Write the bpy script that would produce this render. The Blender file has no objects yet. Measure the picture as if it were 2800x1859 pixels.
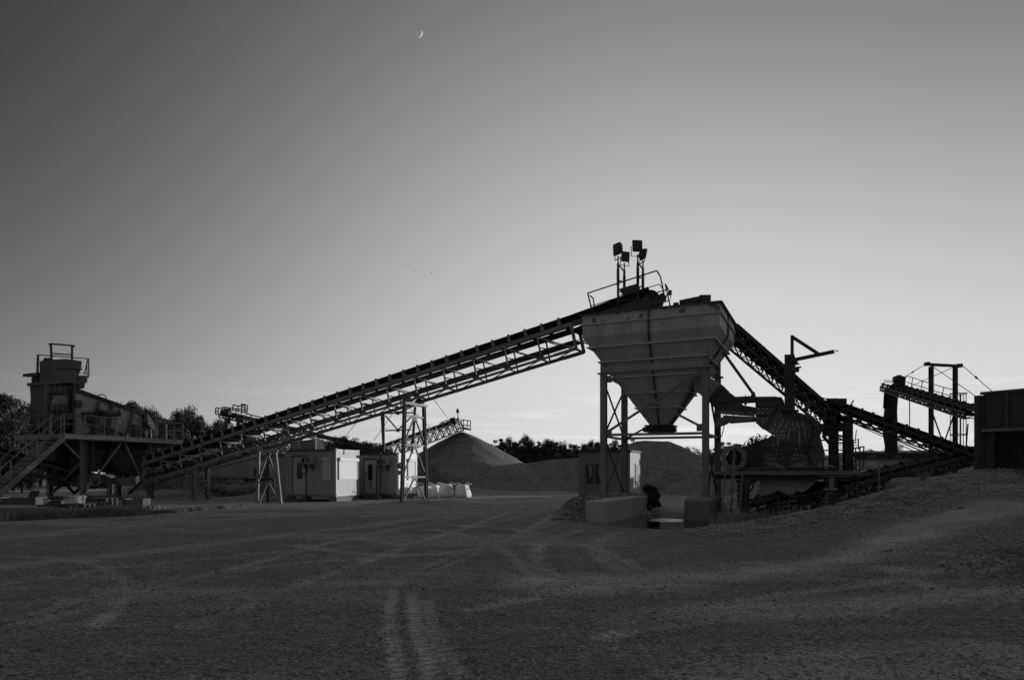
import bpy, math, random
import numpy as np
from mathutils import Vector, Matrix
random.seed(7); RNG = np.random.default_rng(11)
S = bpy.context.scene
COL = S.collection
# ---------------------------------------------------------------- camera
FPX = 1867.0      # focal length in photo pixels (24 mm on a 36 mm wide frame)
CX, HY, EYE = 1400.0, 1290.0, 1.6
cam = bpy.data.cameras.new('camera'); cam.sensor_width = 36.0; cam.lens = 36.0*FPX/2800.0
cam.shift_y = (HY-929.5)/2800.0
cam.clip_start = 0.1; cam.clip_end = 6000
co = bpy.data.objects.new('camera', cam); COL.objects.link(co)
co.location = (0, 0, EYE); co.rotation_euler = (math.pi/2, 0, 0)
S.camera = co
# ---------------------------------------------------------------- light
SUN_AZ, SUN_EL = math.radians(60), math.radians(5.0)     # azimuth measured from +Y towards +X
w = bpy.data.worlds.new('World'); S.world = w; w.use_nodes = True
N = w.node_tree.nodes; L = w.node_tree.links; N.clear()
def wm(op, a, b=None, c=None):
    n = N.new('ShaderNodeMath'); n.operation = op
    for i, v in enumerate((a, b, c)):
        if v is None: continue
        if isinstance(v, (int, float)): n.inputs[i].default_value = v
        else: L.new(v, n.inputs[i])
    return n.outputs[0]
tc = N.new('ShaderNodeTexCoord'); sp = N.new('ShaderNodeSeparateXYZ'); L.new(tc.outputs['Generated'], sp.inputs[0])
X_, Y_, Z_ = sp.outputs
el = wm('ARCSINE', wm('MAXIMUM', Z_, 0.0))
def poly(terms):
    r = None
    for c, fs in terms:
        t = c
        for f in fs: t = wm('MULTIPLY', f, t)
        r = t if r is None else wm('ADD', r, t)
    return r
XC = wm('MINIMUM', wm('MAXIMUM', X_, -.63), .63); ZC = wm('MINIMUM', wm('MAXIMUM', Z_, 0.0), .57)
# dusk sky: smooth function of compass direction and height, brightest low on the sunset side
lum = wm('EXPONENT', poly([(-.3523, []), (-.004, [ZC]), (-3.1412, [ZC, ZC]), (-1.0676, [ZC, ZC, ZC]), (.3383, [XC]), (-.8092, [XC, XC]), (.6418, [XC, XC, XC]), (3.504, [XC, ZC]), (-5.5055, [XC, XC, ZC]), (-3.5916, [XC, ZC, ZC])]))
# wispy low cloud, stretched along the horizon
cmb = N.new('ShaderNodeCombineXYZ')
L.new(wm('MULTIPLY', wm('ARCTAN2', X_, Y_), 5.0), cmb.inputs[0]); L.new(wm('MULTIPLY', el, 55.0), cmb.inputs[1])
nz = N.new('ShaderNodeTexNoise'); nz.inputs['Scale'].default_value = 1.0; nz.inputs['Detail'].default_value = 5
nz.inputs['Distortion'].default_value = 0.6
L.new(cmb.outputs[0], nz.inputs['Vector'])
mr = N.new('ShaderNodeMapRange'); mr.inputs[1].default_value = .5; mr.inputs[2].default_value = .8
L.new(nz.outputs[0], mr.inputs[0])
band = wm('MULTIPLY', wm('SMOOTH_MIN', wm('MAXIMUM', wm('MULTIPLY', wm('SUBTRACT', 0.145, el), 14.0), 0.0), 1.0, 0.2), 0.26)
lum = wm('MULTIPLY', lum, wm('ADD', 0.97, wm('MULTIPLY', mr.outputs[0], band)))
# soft upper sky above the frame and dim sky behind the viewer
def mixto(val, fac, target):
    return wm('ADD', wm('MULTIPLY', val, wm('SUBTRACT', 1.0, fac)), wm('MULTIPLY', fac, target))
up = N.new('ShaderNodeMapRange'); up.interpolation_type = 'SMOOTHSTEP'
up.inputs[1].default_value = .57; up.inputs[2].default_value = .9
L.new(Z_, up.inputs[0]); lum = mixto(lum, up.outputs[0], .17)
bk = N.new('ShaderNodeMapRange'); bk.interpolation_type = 'SMOOTHSTEP'
bk.inputs[1].default_value = 0.5; bk.inputs[2].default_value = -0.5
L.new(Y_, bk.inputs[0]); lum = mixto(lum, bk.outputs[0], .13)
cc = N.new('ShaderNodeCombineColor')
for i in range(3): L.new(lum, cc.inputs[i])
bg = N.new('ShaderNodeBackground'); bg.inputs[1].default_value = 1.0
L.new(cc.outputs[0], bg.inputs[0]); wo = N.new('ShaderNodeOutputWorld'); L.new(bg.outputs[0], wo.inputs[0])
sun = bpy.data.lights.new('sun', 'SUN'); sun.energy = 2.6; sun.angle = math.radians(0.6); sun.color = (1, 1, 1)
so = bpy.data.objects.new('sun', sun); COL.objects.link(so)
sd = Vector((math.sin(SUN_AZ)*math.cos(SUN_EL), math.cos(SUN_AZ)*math.cos(SUN_EL), math.sin(SUN_EL)))
so.rotation_euler = sd.to_track_quat('Z', 'Y').to_euler()
S.view_settings.view_transform = 'Standard'; S.view_settings.look = 'None'
S.view_settings.exposure = 0; S.view_settings.gamma = 1
S.render.engine = 'CYCLES'
S.cycles.max_bounces = 5; S.cycles.diffuse_bounces = 3
# ---------------------------------------------------------------- helpers
U = Vector((.907, -.421, 0)); V = Vector((.421, .907, 0)); Z = Vector((0, 0, 1))
O0 = Vector((3.72, 27.7, 0))
def H(u, v, z): return O0 + U*u + V*v + Z*z                       # plant grid -> world
def PD(px, py, d): return Vector(((px-CX)*d/FPX, d, EYE+(HY-py)*d/FPX))
def PV(px, py, v):                                                # photo point on plane v = const
    a = (px-CX)/FPX; d = (v + .421*O0.x + .907*O0.y)/(.421*a+.907); return PD(px, py, d)
def PU(px, py, u):
    a = (px-CX)/FPX; d = (u + .907*O0.x - .421*O0.y)/(.907*a-.421); return PD(px, py, d)
def uvof(p): q = p-O0; return q.dot(U), q.dot(V)
def vec(p): return Vector(p)
class MB:
    def __init__(s): s.v = []; s.f = []
    def add(s, vs, fs):
        n = len(s.v); s.v += [Vector(p) for p in vs]; s.f += [tuple(i+n for i in f) for f in fs]; return s
    def box(s, a, b):                                             # world axis box from corner a to b
        return s.pbox(Vector(a), Vector((b[0]-a[0],0,0)), Vector((0,b[1]-a[1],0)), Vector((0,0,b[2]-a[2])))
    def pbox(s, o, x, y, z):
        o = Vector(o)
        return s.add([o, o+x, o+x+y, o+y, o+z, o+x+z, o+x+y+z, o+y+z],
                     [(0,3,2,1),(4,5,6,7),(0,1,5,4),(1,2,6,5),(2,3,7,6),(3,0,4,7)])
    def hbox(s, u0, u1, v0, v1, z0, z1):                          # box in the plant grid
        return s.pbox(H(u0, v0, z0), U*(u1-u0), V*(v1-v0), Z*(z1-z0))
    def beam(s, p, q, w=.1, h=None, up=Z):
        p = Vector(p); q = Vector(q); h = w if h is None else h
        d = (q-p); 
        if d.length < 1e-6: return s
        d.normalize(); up = Vector(up)
        x = d.cross(up)
        if x.length < 1e-3: x = d.cross(Vector((0.42,.9,0)))
        x.normalize(); y = x.cross(d).normalized()
        return s.pbox(p - x*w/2 - y*h/2, x*w, q-p, y*h)
    def ibeam(s, p, q, w=.2, h=.2, t=.022, up=Z):
        p = Vector(p); q = Vector(q); d = (q-p).normalized(); up = Vector(up)
        x = d.cross(up)
        if x.length < 1e-3: up = U; x = d.cross(up)
        x.normalize(); y = x.cross(d).normalized()
        for sg in (-1, 1): s.pbox(p - x*w/2 + y*(sg*(h/2-t/2)-t/2), x*w, q-p, y*t)
        return s.pbox(p - x*t/2 - y*(h/2-t), x*t, q-p, y*(h-2*t))
    def tube(s, p, q, r, n=8, r2=None, cap=True):
        p = Vector(p); q = Vector(q); d = (q-p).normalized(); r2 = r if r2 is None else r2
        a = d.orthogonal().normalized(); b = d.cross(a)
        vs = []
        for c, rr in ((p, r), (q, r2)):
            for i in range(n):
                t = 2*math.pi*i/n; vs.append(c + (a*math.cos(t)+b*math.sin(t))*rr)
        fs = [(i, (i+1)%n, n+(i+1)%n, n+i) for i in range(n)]
        if cap: fs += [tuple(range(n-1, -1, -1)), tuple(range(n, 2*n))]
        return s.add(vs, fs)
    def path(s, pts, r, n=6):
        for a, b in zip(pts[:-1], pts[1:]): s.tube(a, b, r, n)
        return s
    def pathb(s, pts, w, h=None):
        for a, b in zip(pts[:-1], pts[1:]): s.beam(a, b, w, h)
        return s
    def prism(s, pts, t):                                         # polygon given thickness vector t
        n = len(pts); t = Vector(t); pts = [Vector(p) for p in pts]
        return s.add(pts+[p+t for p in pts], [tuple(range(n-1,-1,-1)), tuple(range(n,2*n))]+[(i,(i+1)%n,n+(i+1)%n,n+i) for i in range(n)])
    def ring(s, c, ax, r0, r1, t, n=24, sq=0):
        c = Vector(c); ax = Vector(ax).normalized(); a = ax.cross(Z).normalized(); b = a.cross(ax)
        vs = []
        for k in range(2):
            for r in (r0, r1):
                for i in range(n):
                    th = 2*math.pi*i/n; f = 1+sq*abs(math.sin(2*th))
                    vs.append(c + ax*(t*(k-.5)) + (a*math.cos(th)+b*math.sin(th))*r*f)
        fs = []
        for i in range(n):
            j = (i+1)%n
            fs += [(i,j,n+j,n+i),(2*n+i,3*n+i,3*n+j,2*n+j),(n+i,n+j,3*n+j,3*n+i),(i,2*n+i,2*n+j,j)]
        return s.add(vs, fs)
    def loft(s, rings, cap=(True, True)):
        n = len(rings[0]); vs = [p for r in rings for p in r]; fs = []
        for k in range(len(rings)-1):
            for i in range(n):
                j = (i+1)%n; fs.append((k*n+i, k*n+j, (k+1)*n+j, (k+1)*n+i))
        if cap[0]: fs.append(tuple(range(n-1,-1,-1)))
        if cap[1]: fs.append(tuple(range((len(rings)-1)*n, len(rings)*n)))
        return s.add(vs, fs)
ORG = {}
def _props(o, label=None, cat=None, group=None, kind=None):
    if label: o['label'] = label
    if cat: o['category'] = cat
    if group: o['group'] = group
    if kind: o['kind'] = kind
    return o
def thing(name, loc, label, cat, group=None):
    o = bpy.data.objects.new(name, None); COL.objects.link(o); o.location = loc; o.empty_display_size = .2
    ORG[o.name] = Vector(loc); return _props(o, label, cat, group)
def mesh(name, mb, mat, smooth=False, off=Vector((0,0,0))):
    me = bpy.data.meshes.new(name)
    me.from_pydata([tuple(p-off) for p in mb.v], [], mb.f)
    me.materials.append(mat)
    if smooth: me.polygons.foreach_set('use_smooth', [True]*len(me.polygons))
    me.update(); return me
def part(name, mb, mat, root, smooth=False, label=None):
    off = ORG[root.name]
    o = bpy.data.objects.new(name, mesh(name, mb, mat, smooth, off)); COL.objects.link(o); o.parent = root
    ORG[o.name] = off
    if label: o['label'] = label
    return o
def single(name, mb, mat, label, cat, loc=None, group=None, kind=None, smooth=False):
    loc = Vector(loc) if loc is not None else Vector((sum(p.x for p in mb.v)/len(mb.v), sum(p.y for p in mb.v)/len(mb.v), min(p.z for p in mb.v)))
    o = bpy.data.objects.new(name, mesh(name, mb, mat, smooth, loc)); COL.objects.link(o); o.location = loc
    ORG[o.name] = loc
    return _props(o, label, cat, group, kind)
def copy_tree(o, parent=None):
    c = o.copy(); COL.objects.link(c); c.parent = parent
    for ch in [x for x in o.children]: copy_tree(ch, c)
    return c
def zp(ox, oy, sc, f):                                            # zoom-sheet coordinates -> point via f(px, py)
    return lambda x, y: f(ox + x/sc, oy + y/sc)
# ---------------------------------------------------------------- materials
MATS = {}
def mat(name, base, var=.3, scale=2.0, rough=.75, metal=0.0, bump=.0, streak=False, fine=.25, fscale=30.0, spots=0.0, sscale=4.0, scol=.25, spec=.4):
    if name in MATS: return MATS[name]
    m = bpy.data.materials.new(name); m.use_nodes = True; n = m.node_tree.nodes; l = m.node_tree.links
    b = n['Principled BSDF']; b.inputs['Roughness'].default_value = rough; b.inputs['Metallic'].default_value = metal
    b.inputs['Specular IOR Level'].default_value = spec
    t = n.new('ShaderNodeNewGeometry')
    mp = n.new('ShaderNodeMapping'); l.new(t.outputs['Position'], mp.inputs[0])
    if streak: mp.inputs['Scale'].default_value = (1, 1, .12)
    a = n.new('ShaderNodeTexNoise'); a.inputs['Scale'].default_value = scale; a.inputs['Detail'].default_value = 6; l.new(mp.outputs[0], a.inputs[0])
    f = n.new('ShaderNodeTexNoise'); f.inputs['Scale'].default_value = fscale; f.inputs['Detail'].default_value = 3; l.new(mp.outputs[0], f.inputs[0])
    def M(op, x, y):
        q = n.new('ShaderNodeMath'); q.operation = op
        for i, v in enumerate((x, y)):
            if isinstance(v, (int, float)): q.inputs[i].default_value = v
            else: l.new(v, q.inputs[i])
        return q.outputs[0]
    val = M('ADD', 1.0, M('MULTIPLY', M('SUBTRACT', a.outputs[0], .5), var*4))
    val = M('MULTIPLY', val, M('ADD', 1.0, M('MULTIPLY', M('SUBTRACT', f.outputs[0], .5), fine*3)))
    if spots > 0:
        sn = n.new('ShaderNodeTexNoise'); sn.inputs['Scale'].default_value = sscale; sn.inputs['Detail'].default_value = 5; sn.inputs['Roughness'].default_value = .65
        l.new(t.outputs['Position'], sn.inputs[0])
        r = n.new('ShaderNodeMapRange'); r.inputs[1].default_value = 1-spots; r.inputs[2].default_value = 1-spots+.05; r.inputs[3].default_value = 1; r.inputs[4].default_value = scol
        l.new(sn.outputs[0], r.inputs[0]); val = M('MULTIPLY', val, r.outputs[0])
    val = M('MAXIMUM', M('MULTIPLY', val, base), .004)
    c = n.new('ShaderNodeCombineColor')
    for i in range(3): l.new(val, c.inputs[i])
    l.new(c.outputs[0], b.inputs['Base Color'])
    if bump > 0:
        bn = n.new('ShaderNodeBump'); bn.inputs['Strength'].default_value = bump; bn.inputs['Distance'].default_value = .03
        l.new(f.outputs[0], bn.inputs['Height']); l.new(bn.outputs[0], b.inputs['Normal'])
    MATS[name] = m; return m
steel = mat('painted_steel', .22, .25, 1.2, .6, 0, .1, fine=.2, spots=.36, sscale=3)
steel_d = mat('dark_steel', .085, .3, 1.5, .65, 0, .1)
steel_k = mat('black_steel', .045, .3, 2, .7, 0, .1)
steel_l = mat('galvanised_steel', .38, .15, 2, .5, .0, 0, fine=.15)
hop_m = mat('hopper_paint', .43, .22, 2.2, .6, 0, .15, fine=.15, spots=.36, sscale=2.2, scol=.45, streak=True)
hop_top = mat('hopper_rusty_paint', .44, .2, 1.0, .65, 0, .1, fine=.25, spots=.46, sscale=2.6, scol=.3)
rubber = mat('rubber_belt', .025, .2, 3, .8)
concrete = mat('concrete', .44, .22, .9, .9, 0, .3, fine=.25, streak=True)
concrete_s = mat('stained_concrete', .2, .4, .8, .9, 0, .3, fine=.25, streak=True)
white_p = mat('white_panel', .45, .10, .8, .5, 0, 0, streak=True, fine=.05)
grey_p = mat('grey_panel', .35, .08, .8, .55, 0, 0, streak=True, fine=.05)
shutter = mat('shutter_slat', .62, .05, 1, .5, 0, 0, fine=.04)
glass_d = mat('dark_glass', .015, .3, 4, .12, 0, 0, spec=.6)
wood = mat('weathered_wood', .09, .35, 4, .85, 0, .2, fine=.4)
wood_l = mat('pale_wood', .17, .2, 3, .8, 0, .1)
bag_m = mat('woven_bag', .85, .08, 2, .8, 0, .2, fine=.08)
leaf_a = mat('leaf_dark', .045, .5, .35, .7, fine=.5, fscale=2.5)
leaf_b = mat('leaf_mid', .065, .5, .3, .7, fine=.5, fscale=2.5)
bark = mat('bark', .06, .3, 3, .9)
stone_m = mat('stone', .26, .5, 2, .85, fine=.5, fscale=9)
stone_k = mat('dark_stone', .15, .5, 2, .85, fine=.5, fscale=9)
rock_m = mat('boulder_rock', .2, .35, .9, .9, 0, .5)
grass_m = mat('dry_grass', .26, .5, .7, .8, fine=.5, fscale=6)
dust = mat('dusty_steel', .2, .25, 2, .9, 0, .3, fine=.3)
metal_s = mat('bright_metal', .75, .2, 5, .3, .9)
ink = mat('sign_ink', .02, .1, 3, .7)
sign_w = mat('sign_white', .42, .1, 3, .6)
number_w = mat('number_paint', .4, .1, 3, .6)
def emis(name, v):
    m = bpy.data.materials.new(name); m.use_nodes = True; b = m.node_tree.nodes['Principled BSDF']
    b.inputs['Base Color'].default_value = (0,0,0,1); b.inputs['Emission Color'].default_value = (v,v,v,1); b.inputs['Emission Strength'].default_value = 1; return m
# ---------------------------------------------------------------- numpy noise
def vnoise(x, y, sc, seed=0):
    x = np.asarray(x)/sc + seed*17.31; y = np.asarray(y)/sc + seed*9.77
    xi = np.floor(x).astype(np.int64); yi = np.floor(y).astype(np.int64); fx = x-xi; fy = y-yi
    fx = fx*fx*(3-2*fx); fy = fy*fy*(3-2*fy)
    def h(a, b):
        n = (a*374761393 + b*668265263 + seed*982451653) & 0x7fffffff
        n = ((n ^ (n >> 13))*1274126177) & 0x7fffffff
        return ((n ^ (n >> 16)) & 0xffff)/65535.0
    return (h(xi,yi)*(1-fx)+h(xi+1,yi)*fx)*(1-fy) + (h(xi,yi+1)*(1-fx)+h(xi+1,yi+1)*fx)*fy
def fbm(x, y, sc, seed=0, o=4):
    r = 0; a = 1; t = 0
    for k in range(o): r = r + a*vnoise(x, y, sc/2**k, seed+k); t += a; a *= .5
    return r/t
def sstep(x, a, b):
    t = np.clip((x-a)/(b-a), 0, 1); return t*t*(3-2*t)
# ---------------------------------------------------------------- terrain
CRX = np.array([-5, 2.2, 4.8, 6.9, 9.2, 11.8, 15.1, 20, 40]); CRY = np.array([17.5, 17.8, 18, 18.5, 19, 20, 21.7, 22, 22])
CRZ = np.array([0, .0, .04, .29, .66, 1.27, 1.68, 1.72, 1.72])
def terrain(x, y):
    x = np.asarray(x, float); y = np.asarray(y, float)
    yc = np.interp(x, CRX, CRY); zc = np.interp(x, CRX, CRZ)
    front = np.clip((y-(yc-14))/14, 0, 1)**1.15
    plate = sstep(x, 12.5, 15.0)
    hold = 26.5*plate + yc*(1-plate)
    back = 1-sstep(y, hold, hold+2.2)
    z = zc*np.where(y < yc, front, back)
    # pit in front of the crusher
    z = z - .28*sstep(x, 6.2, 8)*sstep(y, yc+.2, yc+2.0)*(1-sstep(y, 26, 32))*(1-sstep(x, 16, 20))*(x < 22)
    # pond basin
    r = ((x-4.9)/2.1)**2 + ((y-23.4)/3.4)**2
    z = z - .22*(1-sstep(r, .45, 1.15)) - .05*(1-sstep(r, 1.0, 2.2))
    # raised pad behind the retaining wall
    uu = (x-O0.x)*.907-(y-O0.y)*.421; vv = (x-O0.x)*.421+(y-O0.y)*.907
    z = z + .62*sstep(uu, -1.2, -.4)*(uu < 1.25)*sstep(vv, -4.9+.9*(uu < .9), -3.9+1.4*(uu < .9))*(1-sstep(vv, 3.5, 5.5))*1.0
    z = z + .5*sstep(uu, 3.9, 4.1)*(1-sstep(uu, 4.1, 4.4))*sstep(vv, -1, 0)*(1-sstep(vv, 4, 5))
    # berm behind the cabins and bank by the left plant
    bx = (x+16)*.0
    z = z + 3.6*np.exp(-(((x+14)/8.5)**2)-(((y-56)/4.5)**2))
    z = z + 1.2*np.exp(-(((x+22)/6)**2)-(((y-50)/4)**2))
    z = z + .25*np.exp(-(((x+4.2)/2.4)**2)-(((y-33)/1.0)**2))
    z = z + .10*(fbm(x, y, 9, 3)-.5) + .05*(fbm(x, y, 1.6, 8)-.5)*(y < 80)
    z = z + .014*(fbm(x, y, .35, 5, 3)-.5)*(y < 30)
    return z
def seg_band(x, y, pts, wd):
    best = np.full(x.shape, 1e9)
    P = np.array(pts); rr = 2.2
    sel = (x > P[:,0].min()-rr) & (x < P[:,0].max()+rr) & (y > P[:,1].min()-rr) & (y < P[:,1].max()+rr)
    if sel.sum() < sel.size:
        if sel.any(): best[sel] = seg_dist(x[sel], y[sel], pts)
        return best
    return seg_dist(x, y, pts)
def seg_dist(x, y, pts):
    best = np.full(x.shape, 1e9)
    for a, b in zip(pts[:-1], pts[1:]):
        ax, ay = a; bx, by = b; dx, dy = bx-ax, by-ay
        t = np.clip(((x-ax)*dx+(y-ay)*dy)/(dx*dx+dy*dy), 0, 1)
        best = np.minimum(best, np.hypot(x-(ax+dx*t), y-(ay+dy*t)))
    return best
def gp(px, py, z=0.0):
    d = (EYE-z)*FPX/(py-HY); return ((px-CX)*d/FPX, d)
TRACKS = [   # worn lanes and tyre tracks: ground polyline, half width, strength
    ([gp(2760,1325,1.3), gp(2560,1370,.95), gp(2300,1470,.45), gp(2050,1530,.2), gp(1780,1570,.1), gp(1500,1600)], .8, .85),
    ([gp(2800,1440,.9), gp(2620,1500,.6), gp(2350,1600,.25), gp(2050,1640,.1), gp(1750,1700)], .5, .6),
    ([gp(1900,1859), gp(2300,1820), gp(2800,1800)], .5, .6),
    ([gp(0,1550), gp(400,1510), gp(800,1460), gp(1250,1405), gp(1600,1370)], .45, .5),
    ([gp(0,1470), gp(500,1425), gp(1000,1398), gp(1400,1365), gp(1800,1350)], .9, .45),
    ([gp(700,1640), gp(1000,1590), gp(1300,1560)], .5, .3),
]
def pair(pts, gap, wd, st):
    P = np.array(pts); T = np.gradient(P, axis=0); T /= np.linalg.norm(T, axis=1)[:, None]; Nn = np.stack([-T[:,1], T[:,0]], -1)
    for s_ in (-.5, .5): TRACKS.append(([tuple(p) for p in P+Nn*gap*s_], wd, st))
def curve(pts, n=5):                        # smooth a hand-placed polyline
    P = np.array([pts[0]]+list(pts)+[pts[-1]], float); out = []
    for k in range(1, len(P)-2):
        for t in np.linspace(0, 1, n, endpoint=False): out.append(.5*((2*P[k])+(-P[k-1]+P[k+1])*t+(2*P[k-1]-5*P[k]+4*P[k+1]-P[k+2])*t*t+(-P[k-1]+3*P[k]-3*P[k+1]+P[k+2])*t**3))
    return out+[P[-1]]
for pts, gap, wd, st in [
    ([gp(1150,1900), gp(1120,1780), gp(1098,1690), gp(1105,1610)], .26, .085, .8),
    ([gp(1115,1600), gp(1165,1560), gp(1300,1505), gp(1470,1440), gp(1600,1385)], .3, .10, .4),
    ([gp(1290,1880), gp(1220,1780), gp(1180,1700), gp(1170,1640)], .01, .10, .5),
    ([gp(900,1480), gp(1080,1500), gp(1250,1480), gp(1420,1415), gp(1560,1350)], 1.9, .17, .6),
    ([gp(1620,1570), gp(1480,1490), gp(1330,1450), gp(1180,1440), gp(900,1450)], 1.9, .16, .55),
    ([gp(1640,1450), gp(1560,1480), gp(1560,1530), gp(1650,1580)], 1.2, .18, .5),
    ([gp(0,1720), gp(110,1650), gp(150,1590), gp(60,1545), gp(-150,1530)], 1.7, .14, .55),
    ([gp(-100,1660), gp(150,1600), gp(420,1560), gp(800,1520), gp(1150,1500)], 1.9, .18, .4),
    ([gp(300,1700), gp(620,1600), gp(900,1520), gp(1150,1450), gp(1500,1380)], 1.9, .18, .4),
    ([gp(2780,1352,1.3), gp(2500,1420,.8), gp(2200,1520,.3), gp(1850,1600,.05), gp(1450,1700)], 1.9, .17, .5)]:
    pair(curve(pts), gap, wd, st)
def compact(x, y):
    m = np.zeros(x.shape); wob = (fbm(x, y, 2.2, 21)-.5)*1.1
    for pts, wd, wt in TRACKS:
        if wd < .25:
            wob = 0.0; wt = min(1.0, wt*1.2)*(.5+.9*fbm(x, y, 1.3, 53, 3))
        else: wob = (fbm(x, y, 2.2, 21)-.5)*1.1
        d = seg_band(x, y, pts, wd) + wob*wd
        m = np.maximum(m, wt*(1-sstep(d, wd*.3, wd*1.4)))
    n = fbm(x*.35+y*.1, y, 3.2, 31, 5)
    m = np.clip(np.maximum(m, .45*sstep(n, .48, .68)) * (.55+.9*fbm(x, y, .8, 37, 3)), 0, 1)
    far = sstep(y, 22, 34)*.55
    return np.clip(np.maximum(m, far*fbm(x, y, 6, 41)*1.6), 0, 1)
def rut(x, y):                               # the narrow tracks are pressed a little into the gravel
    r = np.zeros(x.shape)
    for pts, wd, wt in TRACKS:
        if wd < .25: r = np.maximum(r, 1-sstep(seg_band(x, y, pts, wd), wd*.7, wd*1.3))
    return r
def tread(x, y):
    best = np.full(x.shape, 9.0); S_ = np.zeros(x.shape)
    for pts, wd, wt in TRACKS:
        if wd >= .25: continue
        P = np.array(pts); sel = (x > P[:,0].min()-.4) & (x < P[:,0].max()+.4) & (y > P[:,1].min()-.4) & (y < P[:,1].max()+.4)
        if not sel.any(): continue
        xs, ys = x[sel], y[sel]; bb = best[sel]; ss = S_[sel]; cum = 0.0
        for a, b in zip(pts[:-1], pts[1:]):
            dx, dy = b[0]-a[0], b[1]-a[1]; L2 = math.hypot(dx, dy)
            t = np.clip(((xs-a[0])*dx+(ys-a[1])*dy)/(L2*L2+1e-9), 0, 1); d = np.hypot(xs-(a[0]+dx*t), ys-(a[1]+dy*t)); m_ = d < bb
            bb[m_] = d[m_]; ss[m_] = cum+t[m_]*L2+.6*d[m_]; cum += L2
        best[sel] = bb; S_[sel] = ss
    return S_
def grid_ground():
    nr, nc = 720, 960
    s = 13*np.exp(np.linspace(0, math.log(760/13), nr)); yy = s-18.0
    t = np.linspace(-1.35, 1.35, nc)
    T, Sx = np.meshgrid(t, s); Y = Sx-18.0; X = T*Sx*1.0
    Zz = terrain(X, Y)-.022*rut(X, Y)
    vs = np.stack([X, Y, Zz], -1).reshape(-1, 3)
    i = np.arange(nr-1)[:, None]*nc + np.arange(nc-1)[None, :]
    f = np.stack([i, i+1, i+nc+1, i+nc], -1).reshape(-1, 4)
    me = bpy.data.meshes.new('ground')
    me.vertices.add(len(vs)); me.vertices.foreach_set('co', vs.ravel())
    me.loops.add(f.size); me.loops.foreach_set('vertex_index', f.ravel())
    me.polygons.add(len(f)); me.polygons.foreach_set('loop_start', np.arange(0, f.size, 4)); me.polygons.foreach_set('loop_total', np.full(len(f), 4))
    me.update(); me.validate()
    me.polygons.foreach_set('use_smooth', np.ones(len(f), bool))
    for nm, arr in (('rut', rut(X, Y)), ('tread', tread(X, Y))): q = me.attributes.new(nm, 'FLOAT', 'POINT'); q.data.foreach_set('value', arr.ravel().astype(np.float32))
    a = me.attributes.new('wear', 'FLOAT', 'POINT'); a.data.foreach_set('value', compact(X, Y).ravel().astype(np.float32))
    return me
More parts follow.
